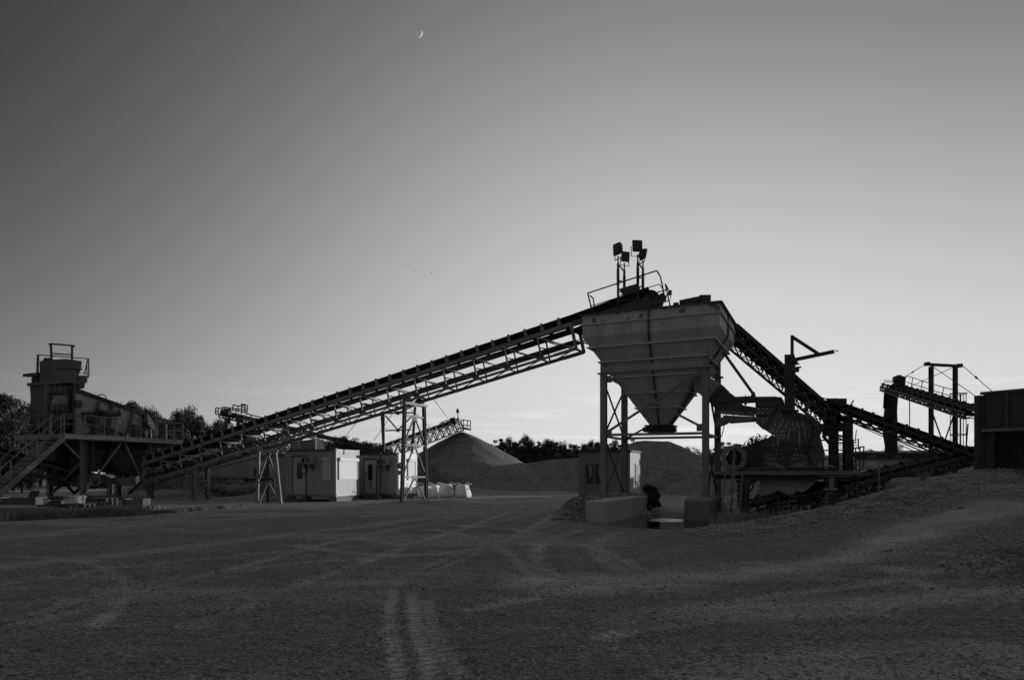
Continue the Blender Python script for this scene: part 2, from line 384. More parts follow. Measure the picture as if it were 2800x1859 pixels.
def gravel_mat(name, lo, hi, attr=True, cell=26., bump=.8, tread=False):
    m = bpy.data.materials.new(name); m.use_nodes = True; n = m.node_tree.nodes; l = m.node_tree.links
    b = n['Principled BSDF']; b.inputs['Roughness'].default_value = .92; b.inputs['Specular IOR Level'].default_value = .2
    g = n.new('ShaderNodeNewGeometry')
    vo = n.new('ShaderNodeTexVoronoi'); vo.inputs['Scale'].default_value = cell; l.new(g.outputs[0], vo.inputs['Vector'])
    v2 = n.new('ShaderNodeTexVoronoi'); v2.inputs['Scale'].default_value = cell*2.1; l.new(g.outputs[0], v2.inputs['Vector'])
    no = n.new('ShaderNodeTexNoise'); no.inputs['Scale'].default_value = .9; no.inputs['Detail'].default_value = 8; no.inputs['Roughness'].default_value = .65; l.new(g.outputs[0], no.inputs[0])
    def M(op, x, y, cl=False):
        q = n.new('ShaderNodeMath'); q.operation = op; q.use_clamp = cl
        for i, v in enumerate((x, y)):
            if isinstance(v, (int, float)): q.inputs[i].default_value = v
            else: l.new(v, q.inputs[i])
        return q.outputs[0]
    sc = n.new('ShaderNodeSeparateColor'); l.new(vo.outputs['Color'], sc.inputs[0])
    s2 = n.new('ShaderNodeSeparateColor'); l.new(v2.outputs['Color'], s2.inputs[0])
    grain = M('ADD', M('MULTIPLY', sc.outputs[0], .5), M('MULTIPLY', s2.outputs[1], .5))
    if attr:
        at = n.new('ShaderNodeAttribute'); at.attribute_name = 'wear'; wear = at.outputs['Fac']
    else:
        wear = M('MULTIPLY', no.outputs[0], .5)
    amp = M('SUBTRACT', 1.9, M('MULTIPLY', wear, .9))
    tone = M('ADD', lo, M('MULTIPLY', wear, hi-lo))
    val = M('MULTIPLY', tone, M('ADD', 1.0, M('MULTIPLY', M('SUBTRACT', grain, .5), amp)))
    if attr:
        for rot, sx_, sc_ in ((.32, .12, 2.6), (-1.2, .2, 1.8)):
            mp = n.new('ShaderNodeMapping'); mp.inputs['Rotation'].default_value = (0, 0, rot); mp.inputs['Scale'].default_value = (sx_, 1, 1); l.new(g.outputs[0], mp.inputs[0])
            ns = n.new('ShaderNodeTexNoise'); ns.inputs['Scale'].default_value = sc_; ns.inputs['Detail'].default_value = 7; ns.inputs['Roughness'].default_value = .7; l.new(mp.outputs[0], ns.inputs[0])
            val = M('MULTIPLY', val, M('ADD', .62, M('MULTIPLY', ns.outputs[0], .76)))
        ru = n.new('ShaderNodeAttribute'); ru.attribute_name = 'rut'; td = n.new('ShaderNodeAttribute'); td.attribute_name = 'tread'
        trd = M('MULTIPLY', ru.outputs['Fac'], M('ADD', .5, M('MULTIPLY', M('SINE', M('MULTIPLY', td.outputs['Fac'], 44.0), 0), .5)))
        val = M('MULTIPLY', val, M('ADD', 1.0, M('MULTIPLY', M('SUBTRACT', M('MULTIPLY', ru.outputs['Fac'], .62), trd), M('MULTIPLY', ns.outputs[0], .8))))
        v3 = n.new('ShaderNodeTexVoronoi'); v3.inputs['Scale'].default_value = 7.; l.new(g.outputs[0], v3.inputs['Vector'])
        pock = n.new('ShaderNodeMapRange'); pock.inputs[1].default_value = .05; pock.inputs[2].default_value = .22; pock.inputs[3].default_value = .45; pock.inputs[4].default_value = 1.0; l.new(v3.outputs['Distance'], pock.inputs[0])
        val = M('MULTIPLY', val, pock.outputs[0])
    val = M('MULTIPLY', val, M('ADD', .55, M('MULTIPLY', no.outputs[0], .9)))
    c = n.new('ShaderNodeCombineColor')
    for i in range(3): l.new(val, c.inputs[i])
    l.new(c.outputs[0], b.inputs['Base Color'])
    hgt = M('MULTIPLY', M('ADD', grain, M('MULTIPLY', M('SUBTRACT', 1.0, vo.outputs['Distance']), .5)), M('SUBTRACT', 1.15, wear))
    bn = n.new('ShaderNodeBump'); bn.inputs['Strength'].default_value = bump; bn.inputs['Distance'].default_value = .012
    l.new(hgt, bn.inputs['Height']); l.new(bn.outputs[0], b.inputs['Normal'])
    return m
ground_m = gravel_mat('gravel_ground', .21, .36, cell=34., bump=.9)
heap_m = gravel_mat('heap_gravel', .16, .26, attr=False, cell=13., bump=.6)
heap_c = gravel_mat('coarse_heap_gravel', .26, .40, attr=False, cell=8., bump=1.0)
gme = grid_ground(); gme.materials.append(ground_m)
go = bpy.data.objects.new('ground', gme); COL.objects.link(go); go['kind'] = 'structure'
def gz(x, y): return float(terrain(np.array([x]), np.array([y]))[0])
# ---------------------------------------------------------------- loose stones on the ground (uncountable)
def stones(name, xs, ys, zs, rs, m, label, kind='stuff', cat='gravel'):
    n = len(xs); base = np.array([[1,0,0],[0,1,0],[-1,0,0],[0,-1,0],[0,0,.75],[0,0,-.75],[.6,.6,.35],[-.6,.5,.3]], float)[:6]
    fa = np.array([[0,1,4],[1,2,4],[2,3,4],[3,0,4],[1,0,5],[2,1,5],[3,2,5],[0,3,5]])
    k = len(base); ang = RNG.uniform(0, 6.28, n); c, s = np.cos(ang), np.sin(ang)
    jit = RNG.uniform(.6, 1.35, (n, k, 1)); P = base[None]*jit*rs[:, None, None]
    P = P*np.stack([RNG.uniform(.8,1.3,n), RNG.uniform(.7,1.1,n), RNG.uniform(.45,.9,n)], -1)[:, None, :]
    Xr = P[..., 0]*c[:, None]-P[..., 1]*s[:, None]; Yr = P[..., 0]*s[:, None]+P[..., 1]*c[:, None]
    P = np.stack([Xr+xs[:, None], Yr+ys[:, None], P[..., 2]+zs[:, None]+rs[:, None]*.18], -1).reshape(-1, 3)
    Fm = (fa[None]+np.arange(n)[:, None, None]*k).reshape(-1, 3)
    me = bpy.data.meshes.new(name); me.vertices.add(len(P)); me.vertices.foreach_set('co', P.ravel())
    me.loops.add(Fm.size); me.loops.foreach_set('vertex_index', Fm.ravel()); me.polygons.add(len(Fm))
    me.polygons.foreach_set('loop_start', np.arange(0, Fm.size, 3)); me.polygons.foreach_set('loop_total', np.full(len(Fm), 3)); me.update()
    me.materials.append(m)
    o = bpy.data.objects.new(name, me); COL.objects.link(o); _props(o, label, cat, None, kind); return o
nst = 90000
sx = RNG.uniform(-.85, .85, nst); sy = 4.6*np.exp(RNG.uniform(0, math.log(22/4.6), nst)); sxx = sx*sy
keep = RNG.uniform(0, 1, nst) > compact(sxx, sy)*.93
sxx, sy = sxx[keep], sy[keep]
stones('loose_gravel', sxx, sy, terrain(sxx, sy), RNG.gamma(2, .0032, len(sxx))+.004, stone_m, 'loose gravel lying all over the yard floor')
# coarse ridge along the ramp crest
n2 = 24000; cx = RNG.uniform(4.5, 20, n2); off = RNG.normal(-.3, .9, n2); cy = np.interp(cx, CRX, CRY)+off
stones('coarse_gravel', cx, cy, terrain(cx, cy), RNG.gamma(2.5, .009, n2)+.012, stone_m, 'coarse gravel along the crest of the ramp in front of the crusher')
n3 = 16000; a3 = RNG.uniform(0, 1, n3); cx = 8.2+RNG.normal(0, .8, n3)+a3*1.8; cy = 8.8+RNG.normal(0, 1.0, n3)+a3*2
stones('dark_coarse_gravel', cx, cy, terrain(cx, cy), RNG.gamma(2.5, .0045, n3)+.007, stone_k, 'dark coarse gravel patch at the lower right edge of the ramp')
# ================================================================ STRUCTURES
# ---------------------------------------------------------------- storage hopper on legs
hop = thing('storage_hopper', H(2, 1.5, 0), 'big steel hopper tapering to an outlet, standing on four braced legs in the middle', 'hopper')
ZF, ZT, ZO = 7.0, 7.86, 3.5
RT = (-.7, 4.63, -.6, 3.6); RO = (1.62, 2.36, 1.15, 1.89)
def hrect(z):
    if z >= ZF: r = RT
    else:
        t = (ZF-z)/(ZF-ZO); r = tuple(a+(b-a)*t for a, b in zip(RT, RO))
    return r
def hring(z, e=0.0):
    u0, u1, v0, v1 = hrect(z); return [H(u0-e, v0-e, z), H(u1+e, v0-e, z), H(u1+e, v1+e, z), H(u0-e, v1+e, z)]
sh = MB(); sh.loft([hring(ZO), hring(ZF), hring(ZT-.33)], cap=(False, False))
sh.loft([hring(ZT-.33, -.02), hring(ZF, -.02), hring(ZO, -.02)], cap=(False, False))
part('shell', sh, hop_m, hop)
m = MB(); m.loft([hring(ZT-.33, .004), hring(ZT, .004)], cap=(False, False)); m.loft([hring(ZT, -.015), hring(ZT-.33, -.015)], cap=(False, False))
part('upper_rim', m, hop_top, hop)
m = MB()
c = hring(ZT, .05)
for i in range(4): m.beam(c[i]+Z*.02, c[(i+1)%4]+Z*.02, .1, .05)
part('rim_edge', m, steel_d, hop)
rib_m = mat('highlit_rib_paint', .52, .12, 2, .6, fine=.2, spots=.38, sscale=3, scol=.5)  # rib paint lightened to stand for light caught along the edges
for z, e, t in ((7.47, .07, .05), (6.57, .14, .05), (6.0, .14, .05), (5.39, .12, .045), (4.77, .11, .045), (4.18, .10, .045)):
    m = MB(); c0 = hring(z, .005); c1 = hring(z, e); 
    m.loft([[p for p in c1], [p+Z*t for p in c1]]); part('rib', m, rib_m, hop)
m = MB(); m.loft([hring(5.6, .05), hring(5.6, .16), hring(5.83, .16), hring(5.83, .03)], cap=(False, False)); part('band_beam', m, hop_m, hop)
m = MB()
for z0, z1 in ((ZT, ZF), (ZF, ZO)):
    def fr(z): r = hrect(z); return H(1.99, r[2]-.03, z)
    m.beam(fr(z0)+V*(0), fr(z1), .07, .08, up=V)
    def bkp(z): r = hrect(z); return H(1.99, r[3]+.03, z)
    m.beam(bkp(z0), bkp(z1), .07, .08, up=V)
    def rt(z): r = hrect(z); return H(r[1]+.03, 1.5, z)
    m.beam(rt(z0), rt(z1), .07, .08, up=U)
part('seam_flange', m, steel_d, hop)
m = MB(); m.hbox(1.52, 2.46, 1.05, 1.99, 3.22, 3.5); m.hbox(1.42, 2.56, .95, 2.09, 3.47, 3.52); m.hbox(1.30, 1.52, 1.2, 1.8, 3.26, 3.45)
for k in range(3): m.hbox(1.7+.25*k, 1.76+.25*k, .98, 1.05, 3.22, 3.47)
m.hbox(2.46, 2.62, 1.25, 1.6, 3.24, 3.42)
part('outlet_gate', m, steel_k, hop)
LEG = [(0, 0, .62), (4.03, 0, .66), (0, 3.1, .6), (4.03, 3.1, .3)]
for u, v, zb in LEG:
    m = MB(); m.ibeam(H(u, v, zb), H(u, v, 5.56), .24, .24, .02, up=U if False else V); m.hbox(u-.17, u+.17, v-.17, v+.17, zb-.03, zb+.02)
    lg = part('leg', m, steel, hop)
    m = MB(); m.hbox(u-.22, u+.22, v-.2, v+.2, 5.56, 5.6); m.ibeam(H(u, v, 5.6), H(u, v, 6.5), .22, .22, .02, up=V); part('leg_cap', m, steel, lg)
def brace(name, a, b, w=.09, mt=steel):
    mm = MB(); mm.beam(a, b, w, w*.9); part(name, mm, mt, hop)
brace('cross_brace', H(.1, 0, 5.45), H(3.95, 0, 3.28), .1); brace('cross_brace', H(.1, .06, 3.2), H(3.95, .06, 5.52), .1)
brace('cross_brace', H(0, .1, 5.2), H(0, 3.0, 3.15), .06, steel_d); brace('cross_brace', H(.04, .1, 3.2), H(.04, 3.0, 5.3), .06, steel_d)
brace('cross_brace', H(0, .1, 3.0), H(0, 3.0, .65), .06, steel_d); brace('cross_brace', H(.04, .1, .72), H(.04, 3.0, 3.0), .06, steel_d)
brace('cross_brace', H(4.03, .1, 5.4), H(4.03, 3.0, 3.1), .07, steel_d); brace('cross_brace', H(4.0, .1, 3.0), H(4.0, 3.0, .8), .07, steel_d)
brace('cross_brace', H(4.06, .1, .8), H(4.06, 3.0, 3.0), .07, steel_d); brace('cross_brace', H(.1, 3.1, 3.1), H(2.2, 3.1, 4.2), .08, steel_d)
for v in (0, 3.1): brace('horizontal_brace', H(.1, v, 3.1), H(3.93, v, 3.08), .11)
for u in (0, 4.03): brace('horizontal_brace', H(u, .1, 3.05), H(u, 3.0, 3.05), .1)
m = MB()
for (u, v, z) in ((.18, 0, 3.18), (3.85, 0, 3.3), (.18, 0, 5.35), (3.85, 0, 5.42)): m.hbox(u-.16, u+.16, v-.015, v+.015, z-.14, z+.14)
part('gusset_plates', m, steel, hop)

# retaining wall and plinth
m = MB()
def rw(u0, u1, v0, v1, z0, z1, mm): mm.hbox(u0, u1, v0, v1, z0, z1)
c0, c1 = .96, 1.6
pts = [H(c0+.12, -5.2, 0), H(c1, -5.2, 0), H(c1, .7, 0), H(c0, .7, 0), H(c0, -5.06, 0), H(c0+.03, -5.16, 0)]
m.prism([p+Z*-.4 for p in pts], Z*1.04)
rw_ = single('retaining_wall', m, concrete, 'pale concrete retaining wall block below the hopper leg beside the puddle', 'wall')
m = MB(); r = []
for k in range(10): pass
pp = [(3.62,-2.1),(3.75,-2.3),(4.0,-2.42),(4.3,-2.4),(4.5,-2.25),(4.56,-1.9),(4.56,.6),(3.6,.6)]
m.loft([[H(u+(.05 if u < 4 else -.05)*0, v, -.5) for u, v in pp], [H(u, v, .58) for u, v in pp], [H(4.08+(u-4.08)*.9, -.9+(v+.9)*.95, .66) for u, v in pp]])
m.hbox(3.75, 4.4, -.45, .45, .6, .68)
pl_ = single('concrete_plinth', m, concrete_s, 'stained rounded concrete plinth under the right front leg of the hopper', 'plinth')

for q in (rw_, pl_):
    bv = q.modifiers.new('bevel', 'BEVEL'); bv.width = .035; bv.segments = 2; bv.limit_method = 'ANGLE'
# ---------------------------------------------------------------- generic truss conveyor
def belt_conveyor(root, A, B, side, wid=.95, depth=1.1, panels=14, top=.42, beltm=rubber, tm=steel_d, ch=.09, trough=True, rollers=True, idlers=2, slabpan=True, stringer=.18, dg=.05, flip=False):
    """A tail, B head: points on the near side, bottom chord; side: unit vector to the far side."""
    d = (B-A); n = d.normalized(); upv = (n.cross(side) if n.cross(side).z > 0 else side.cross(n)).normalized()
    for sgn, off in ((0, Vector((0,0,0))), (1, side*wid)):
        m = MB(); a = A+off; b = B+off
        m.beam(a, b, ch, ch)
        for i in range(panels+1):
            p = a+d*(i/panels); m.beam(p, p+upv*depth, dg*1.25, dg*1.25)
            if i < panels:
                m.beam(a+d*((i+(not flip))/panels)+upv*depth, a+d*((i+flip)/panels), dg, dg)
        part('side_truss', m, tm, root)
        m = MB(); m.beam(a+upv*(depth+stringer/2), b+upv*(depth+stringer/2), .06, stringer, up=upv); part('stringer', m, tm, root)
    m = MB()
    for i in range(panels+1):
        p = A+d*(i/panels); m.beam(p, p+side*wid, dg, dg)
        if i < panels: m.beam(p+side*wid, A+d*((i+1)/panels), dg*.7, dg*.7)
    part('floor_bracing', m, tm, root)
    tb = A+upv*(depth+stringer); L0 = d.length
    # troughed carrying belt
    m = MB(); prof = [(-.04, top-stringer+.05), (wid*.25, .02), (wid*.75, .02), (wid+.04, top-stringer+.05)]
    ring = lambda o: [o+side*x+upv*z for x, z in prof]+[o+side*x+upv*(z-.03) for x, z in reversed(prof)]
    m.loft([ring(tb), ring(tb+d)]); part('belt', m, beltm, root)
    m = MB(); ro = A+upv*(depth-.08)+side*.08; m.pbox(ro, side*(wid-.16), d, upv*.025); part('return_belt', m, beltm, root)
    if idlers:
        nn = panels*idlers
        proto = None
        for i in range(nn):
            p = tb+d*((i+.4)/nn)
            if proto is None:
                m = MB(); m.prism([p-n*.09, p+n*.09, p+n*.03+upv*(top-stringer+.10), p-n*.05+upv*(top-stringer+.10)], side*-.07)
                m.tube(p+side*.0+upv*.2, p+side*wid*.3+upv*.0, .045, 6); m.tube(p+side*wid*.3, p+side*wid*.7, .045, 6)
                m.tube(p+side*wid*.7, p+side*wid+upv*.2, .045, 6)
                m.prism([p+side*wid-n*.09, p+side*wid+n*.09, p+side*wid+n*.03+upv*(top-stringer+.10), p+side*wid-n*.05+upv*(top-stringer+.10)], side*.07)
                proto = part('idler_bracket', m, tm, root); P0 = p
            else:
                c = proto.copy(); COL.objects.link(c); c.parent = root; c.location = proto.location+(p-P0)
    if rollers:
        proto = None
        for i in range(panels):
            p = A+upv*(depth-.2)+d*((i+.2)/panels)
            if proto is None:
                m = MB(); m.tube(p+side*.02, p+side*(wid-.02), .05, 8); proto = part('return_roller', m, steel_l, root, True); P0 = p
            else:
                c = proto.copy(); COL.objects.link(c); c.parent = root; c.location = proto.location+(p-P0)
    return n, upv, d, tb
# ---------------------------------------------------------------- main conveyor
def zb(u): return 6.86+.2165*(u+1.51)
mc = thing('main_conveyor', H(-14, 1.4, 0), 'long inclined truss conveyor climbing from the screening plant to the top of the hopper', 'conveyor')
uA, uB = -28.6, -1.5
A = H(uA, .9, zb(uA)); B = H(uB, .9, zb(uB))
NP = 17
n_, up_, d_, tb_ = belt_conveyor(mc, A, B, V, 1.03, 1.0, NP, .42, tm=steel, ch=.1, dg=.05, flip=True)
# head section over the hopper
hd = H(1.95, .9, zb(1.95))
m = MB()
for off in (V*0, V*1.03):
    m.beam(B+up_*1.09+off, hd+up_*1.09+off, .07, .2, up=up_)
part('head_frame', m, steel_d, mc)
m = MB(); prof = [(-.04, .29), (.25, .02), (.78, .02), (1.07, .29)]
ring = lambda o: [o+V*x+up_*z for x, z in prof]+[o+V*x+up_*(z-.03) for x, z in reversed(prof)]
m.loft([ring(tb_+d_), ring(tb_+(hd-A)+up_*.1)]); m.pbox(B+up_*.75+V*.08, V*.87, hd-B, up_*.03)
part('head_belt', m, rubber, mc)
m = MB(); hp = hd+up_*1.12; m.tube(hp-V*.02, hp+V*1.05, .3, 20); m.tube(hp-V*.12, hp+V*1.15, .06, 8); part('head_pulley', m, rubber, mc, True)
m = MB(); m.prism([B+up_*1.0+n_*.6-V*.12, hd+up_*.72-V*.12+n_*.55, hd+up_*.95+n_*.65-V*.12, B+up_*1.02+n_*.6-V*.12+up_*.18], V*.05)
part('side_guard', m, steel_d, mc)
m = MB(); m.tube(hp-V*.25-up_*.3-n_*.1, hp+V*.1-up_*.3-n_*.1, .17, 12); m.box(hp-Vector((.15,.15,.55)), hp+Vector((.2,.2,-.15))); m.beam(hp+n_*.1-up_*.2, hp+n_*.55-up_*.1, .25, .2); part('drive_motor', m, steel_k, mc)
# end frame at the lower edge of the truss near the hopper
m = MB()
for off in (V*0, V*1.03):
    a = B+off; m.beam(a-up_*.03, a+up_*1.1, .12, .12); m.beam(a+n_*.0, a-n_*1.0, .12, .12)
m.beam(B+up_*.35, B+up_*.05+n_*.55, .06); m.beam(B+V*1.03+up_*.55, B+V*1.03+up_*.3+n_*.5, .06)
part('end_frame', m, steel, mc)
# spill plates hung in the truss and pull cord
m = MB(); m.pbox(A+up_*.38+V*.06, V*.92, d_, up_*.03)
part('spill_pan', m, steel_d, mc)
m = MB(); m.tube(A+up_*.62+V*1.0, B+up_*.62+V*1.0, .012, 5); m.tube(A+up_*.08+V*1.06, B+up_*.08+V*1.06, .03, 5)
part('pull_cord', m, steel_k, mc)
for i in range(1, NP):
    p = A+d_*(i/NP); m = MB()
    m.beam(p+up_*.52, p+up_*.30+n_*.55+V*.2, .045); m.beam(p+up_*.5+V*1.03, p+up_*.30+n_*.55+V*.2, .03)
    if i in (3, 4, 5, 6, 7, 8, 9, 10):                    # spilled gravel lying on the brackets
        for k in range(9):
            q = p+up_*(.50-.02*k)+n_*(.06*k)+V*.05; r = random.uniform(.03, .07); m.tube(q, q+up_*r*1.6, r, 5, r*.4)
    m.prism([p+up_*0-n_*.22-V*.03, p+n_*.22-V*.03, p+n_*.04+up_*.22-V*.03, p-n_*.04+up_*.22-V*.03], V*-.015)
    part('cross_bracket', m, steel_d, mc)
# walkway railing round the head
def pv(pts, v): return [PV(x, y, v) for x, y in pts]
for v, nm in ((.55, 'near'), ):
    m = MB(); m.path(pv([(1606,802),(1796,740),(1806,757),(1819,819)], v), .028)
    m.path(pv([(1613,838),(1803,777),(1812,790)], v), .018)
    m.path(pv([(1607,802),(1621,858)], v), .03); m.path(pv([(1613,808),(1622,816),(1628,858)], v), .028)
    part('handrail', m, steel_k, mc)
m = MB(); m.path(pv([(1793,801),(1827,791),(1819,776),(1833,840)], 2.3), .028); m.path(pv([(1820,808),(1832,803),(1834,815)], 2.3), .02); m.path(pv([(1818,826),(1833,820)],2.3), .02)
m.box(PV(1828,806,2.3), PV(1828,806,2.3)+Vector((.14,.1,.2)))
part('handrail', m, steel_k, mc)
# light masts (on the conveyor head)
def floodlight(c, d, tilt, size=.42, r=0):
    """c = centre; d = horizontal facing direction"""
    d = Vector(d).normalized(); f = (d*math.cos(tilt)-Z*math.sin(tilt)).normalized(); s = d.cross(Z).normalized(); u2 = s.cross(f).normalized()
    w2, h2, t2 = size*.5, size*.58, size*.3
    bb = MB(); F = [c+s*a*w2+u2*b*h2+f*t2 for a, b in ((-1,-1),(1,-1),(1,1),(-1,1))]
    Bk = [c+s*a*w2*.62+u2*(b*h2*.62+.02)-f*t2 for a, b in ((-1,-1),(1,-1),(1,1),(-1,1))]
    M1 = [c+s*a*w2+u2*b*h2+f*t2*.3 for a, b in ((-1,-1),(1,-1),(1,1),(-1,1))]
    bb.loft([Bk, M1, F]); gl = MB(); gl.loft([[p*.0+c+(p-c)*.93+f*.022 for p in F], [c+(p-c)*.9+f*.03 for p in F]])
    br = MB(); lo = c-Z*(h2+.16)
    for a in (-1, 1): br.beam(c+s*a*(w2+.03), lo+s*a*(w2+.03), .03, .02)
    br.beam(lo-s*(w2+.03), lo+s*(w2+.03), .035, .02)
    return bb, gl, br, lo
def mast(posts, lights, lab):
    base = PV(posts[0][0], posts[0][2], posts[0][3])
    t = thing('light_mast', base, lab, 'light mast', 'light masts on the conveyor head')
    tops = []
    for (px, ytop, ybot, v) in posts:
        a = PV(px, ybot, v); b = PV(px, ytop, v); b = Vector((a.x, a.y, b.z)); tops.append((a, b))
        mm = MB(); mm.tube(a, b, .05, 8); mm.beam(b-Z*.9, b-Z*.25, .1, .09); mm.tube(b, b+Z*.3, .03, 6); part('post', mm, steel_k, t)
    mm = MB(); (a0, b0), (a1, b1) = tops
    for f in (.35, .62, .98): mm.beam(a0+(b0-a0)*f, a1+(b1-a1)*(f-.04), .045)
    part('crossbar', mm, steel_k, t)
    for (px, py, v, d, tilt, sz) in lights:
        c = PV(px, py, v); bb, gl, br, lo = floodlight(c, d, tilt, sz)
        h = part('floodlight', bb, steel_k, t); part('glass', gl, glass_d, h); part('bracket', br, steel_k, h)
    return t
mast([(1690, 720, 842, .7), (1707, 738, 818, 2.1)], [(1691, 682, .7, (-.8,-.45,0), .05, .4), (1708, 703, 2.1, (.35,-.9,0), .1, .36)], 'left pair of floodlight posts above the conveyor head')
mast([(1744, 716, 826, .7), (1758, 732, 803, 2.1)], [(1741, 675, .7, (.15,-1,0), -.1, .4), (1756, 695, 2.1, (1,.3,0), .2, .36)], 'right pair of floodlight posts above the conveyor head')
# service stand between the masts
m = MB(); pts = pv([(1692,790),(1742,775),(1742,803),(1702,807)], 1.3); m.prism(pts, V*.5); m.path(pv([(1692,823),(1745,818)], .6), .02); m.path(pv([(1692,808),(1745,800)], .6), .02)
part('service_shelf', m, steel_d, mc)
# ---------------------------------------------------------------- trestle
tr = thing('conveyor_trestle', H(-10.1, 1.6, 0), 'tall tapering steel trestle carrying the main conveyor above the road, sign on its leg', 'trestle')
TU = -10.1; ZTT = 4.85
def tl(v, z, u=TU): 
    f = 1-z/ZTT; c = 1.6; return H(u, c+(v-c)*(1+.30*f), z)
for v in (.75, 2.45):
    m = MB(); m.ibeam(tl(v, -.05), tl(v, ZTT), .15, .15, .02, up=V); part('leg', m, steel_d, tr)
m = MB(); m.beam(tl(.62, ZTT+.05), tl(2.58, ZTT+.05), .26, .12); part('head_beam', m, steel, tr)
for z0, z1 in ((.05, 1.45), (1.5, 3.1), (3.15, 4.45)):
    pass
for zt, zbm in ((4.3, 2.95), (2.9, 1.4), (1.35, .05)):
    m = MB(); m.beam(tl(.75, zt), tl(2.45, zt), .08, .08); part('horizontal_brace', m, steel, tr)
    mid = tl(1.6, zt)
    for v in (.75, 2.45): m = MB(); m.beam(mid, tl(v, zbm), .06, .06); part('diagonal_brace', m, steel_d, tr)
    m = MB(); m.hbox(TU-.02, TU+.02, 1.42, 1.78, zt-.2, zt+.08); part('gusset_plate', m, steel, tr)
# braced frame standing further back, behind the second cabin
rf_ = thing('braced_frame', PD(1088, 1330, 46), 'dark braced steel frame rising behind the second cabin, under the main conveyor', 'frame')
RD_ = 46
for a, b in (((1044,1128),(1056,1326)), ((1135,1112),(1119,1326))): m = MB(); m.beam(PD(*a, RD_), PD(*b, RD_)-Z*.6, .16); part('leg', m, steel_d, rf_)
m = MB(); m.tube(PD(1050,1128,38.9), Vector((PD(1050,1128,38.9).x, 38.9, 2.78)), .05, 8); single('standpipe', m, steel_d, 'slim vertical pipe rising between the two cabins under the conveyor', 'pipe')
for (x0, x1, y, yt) in ((1052, 1130, 1130, 1112), (1054, 1124, 1177, 1138)):
    m = MB(); m.beam(PD(x0, y, RD_), PD(x1, y-2, RD_), .09); mid = PD(1088, y-1, RD_); m.beam(PD(x0, yt-2 if y > 1150 else yt, RD_), mid, .09); m.beam(PD(x1+4, yt-2 if y > 1150 else yt-4, RD_), mid, .09)
    part('horizontal_brace', m, steel_d, rf_); m = MB(); m.pbox(mid-Vector((.1,.04,.12)), Vector((.2,0,0)), Vector((0,.08,0)), Z*.24); part('gusset_plate', m, steel_d, rf_)
# bearing chairs
m = MB()
for v in (.9, 1.93): m.prism([H(TU-.35, v, ZTT+.11), H(TU+.35, v, ZTT+.11), H(TU+.12, v, ZTT+.42), H(TU-.12, v, ZTT+.32)], V*.06)
part('bearing_chair', m, steel_d, tr)
# signs on the near leg
def text_mesh(body, size, extr=.002):
    cu = bpy.data.curves.new('txt', 'FONT'); cu.body = body; cu.size = size; cu.extrude = extr; cu.align_x = 'CENTER'; cu.align_y = 'CENTER'; cu.resolution_u = 2
    ob = bpy.data.objects.new('txt', cu); COL.objects.link(ob); bpy.context.view_layer.update()
    me = bpy.data.meshes.new_from_object(ob.evaluated_get(bpy.context.evaluated_depsgraph_get()))
    mb = MB(); mb.v = [v.co.copy() for v in me.vertices]; mb.f = [tuple(p.vertices) for p in me.polygons]
    bpy.data.objects.remove(ob); return mb
def put_text(body, size, c, right, upv, sx=1.0):
    t = text_mesh(body, size); right = Vector(right).normalized(); upv = Vector(upv).normalized(); nn = right.cross(upv)
    t.v = [Vector(c)+right*(p.x*sx)+upv*p.y+nn*p.z for p in t.v]; return t
fr = Vector((1, -.12, 0)).normalized(); fn = Vector((-.12, -1, 0)).normalized()
c = PD(1095, 1273, 31.95)
sg = thing('round_sign', c, 'round warning sign with a dark ring fixed to the trestle leg', 'sign')
m = MB(); m.tube(c-fn*.01, c+fn*.01, .155, 28); part('plate', m, steel, sg)
m = MB(); m.ring(c+fn*.016, fn, .115, .14, .006, 28); part('ring', m, ink, sg)
m = MB(); a = [c+fn*.014+fr*(.075*math.cos(t)*(1.0 if math.sin(t) > -.2 else .75))+Z*(.115*math.sin(t)) for t in [i*math.pi/10 for i in range(20)]]; m.prism(a, fn*.006); part('emblem', m, sign_w, sg)
m = MB(); a = [c+fn*.012+fr*.115*math.cos(t)+Z*.115*math.sin(t) for t in [i*math.pi/12 for i in range(24)]]; m.prism(a, fn*.001); part('field', m, ink, sg)
c = PD(1094.5, 1292, 31.95)
sg = thing('warning_board', c, 'small rectangular board lettered in two lines, below the round sign on the trestle leg', 'sign')
m = MB(); m.pbox(c-fr*.15-Z*.105-fn*.005, fr*.3, fn*.012, Z*.21); part('plate', m, sign_w, sg)
part('lettering', put_text('ACHTUNG', .066, c+Z*.055+fn*.009, fr, Z, .9), ink, sg)
m = MB(); m.pbox(c-fr*.14-Z*.012+fn*.008, fr*.28, fn*.002, Z*.02); m.pbox(c-fr*.07-Z*.075+fn*.008, fr*.13, fn*.002, Z*.025); part('text_bars', m, ink, sg)
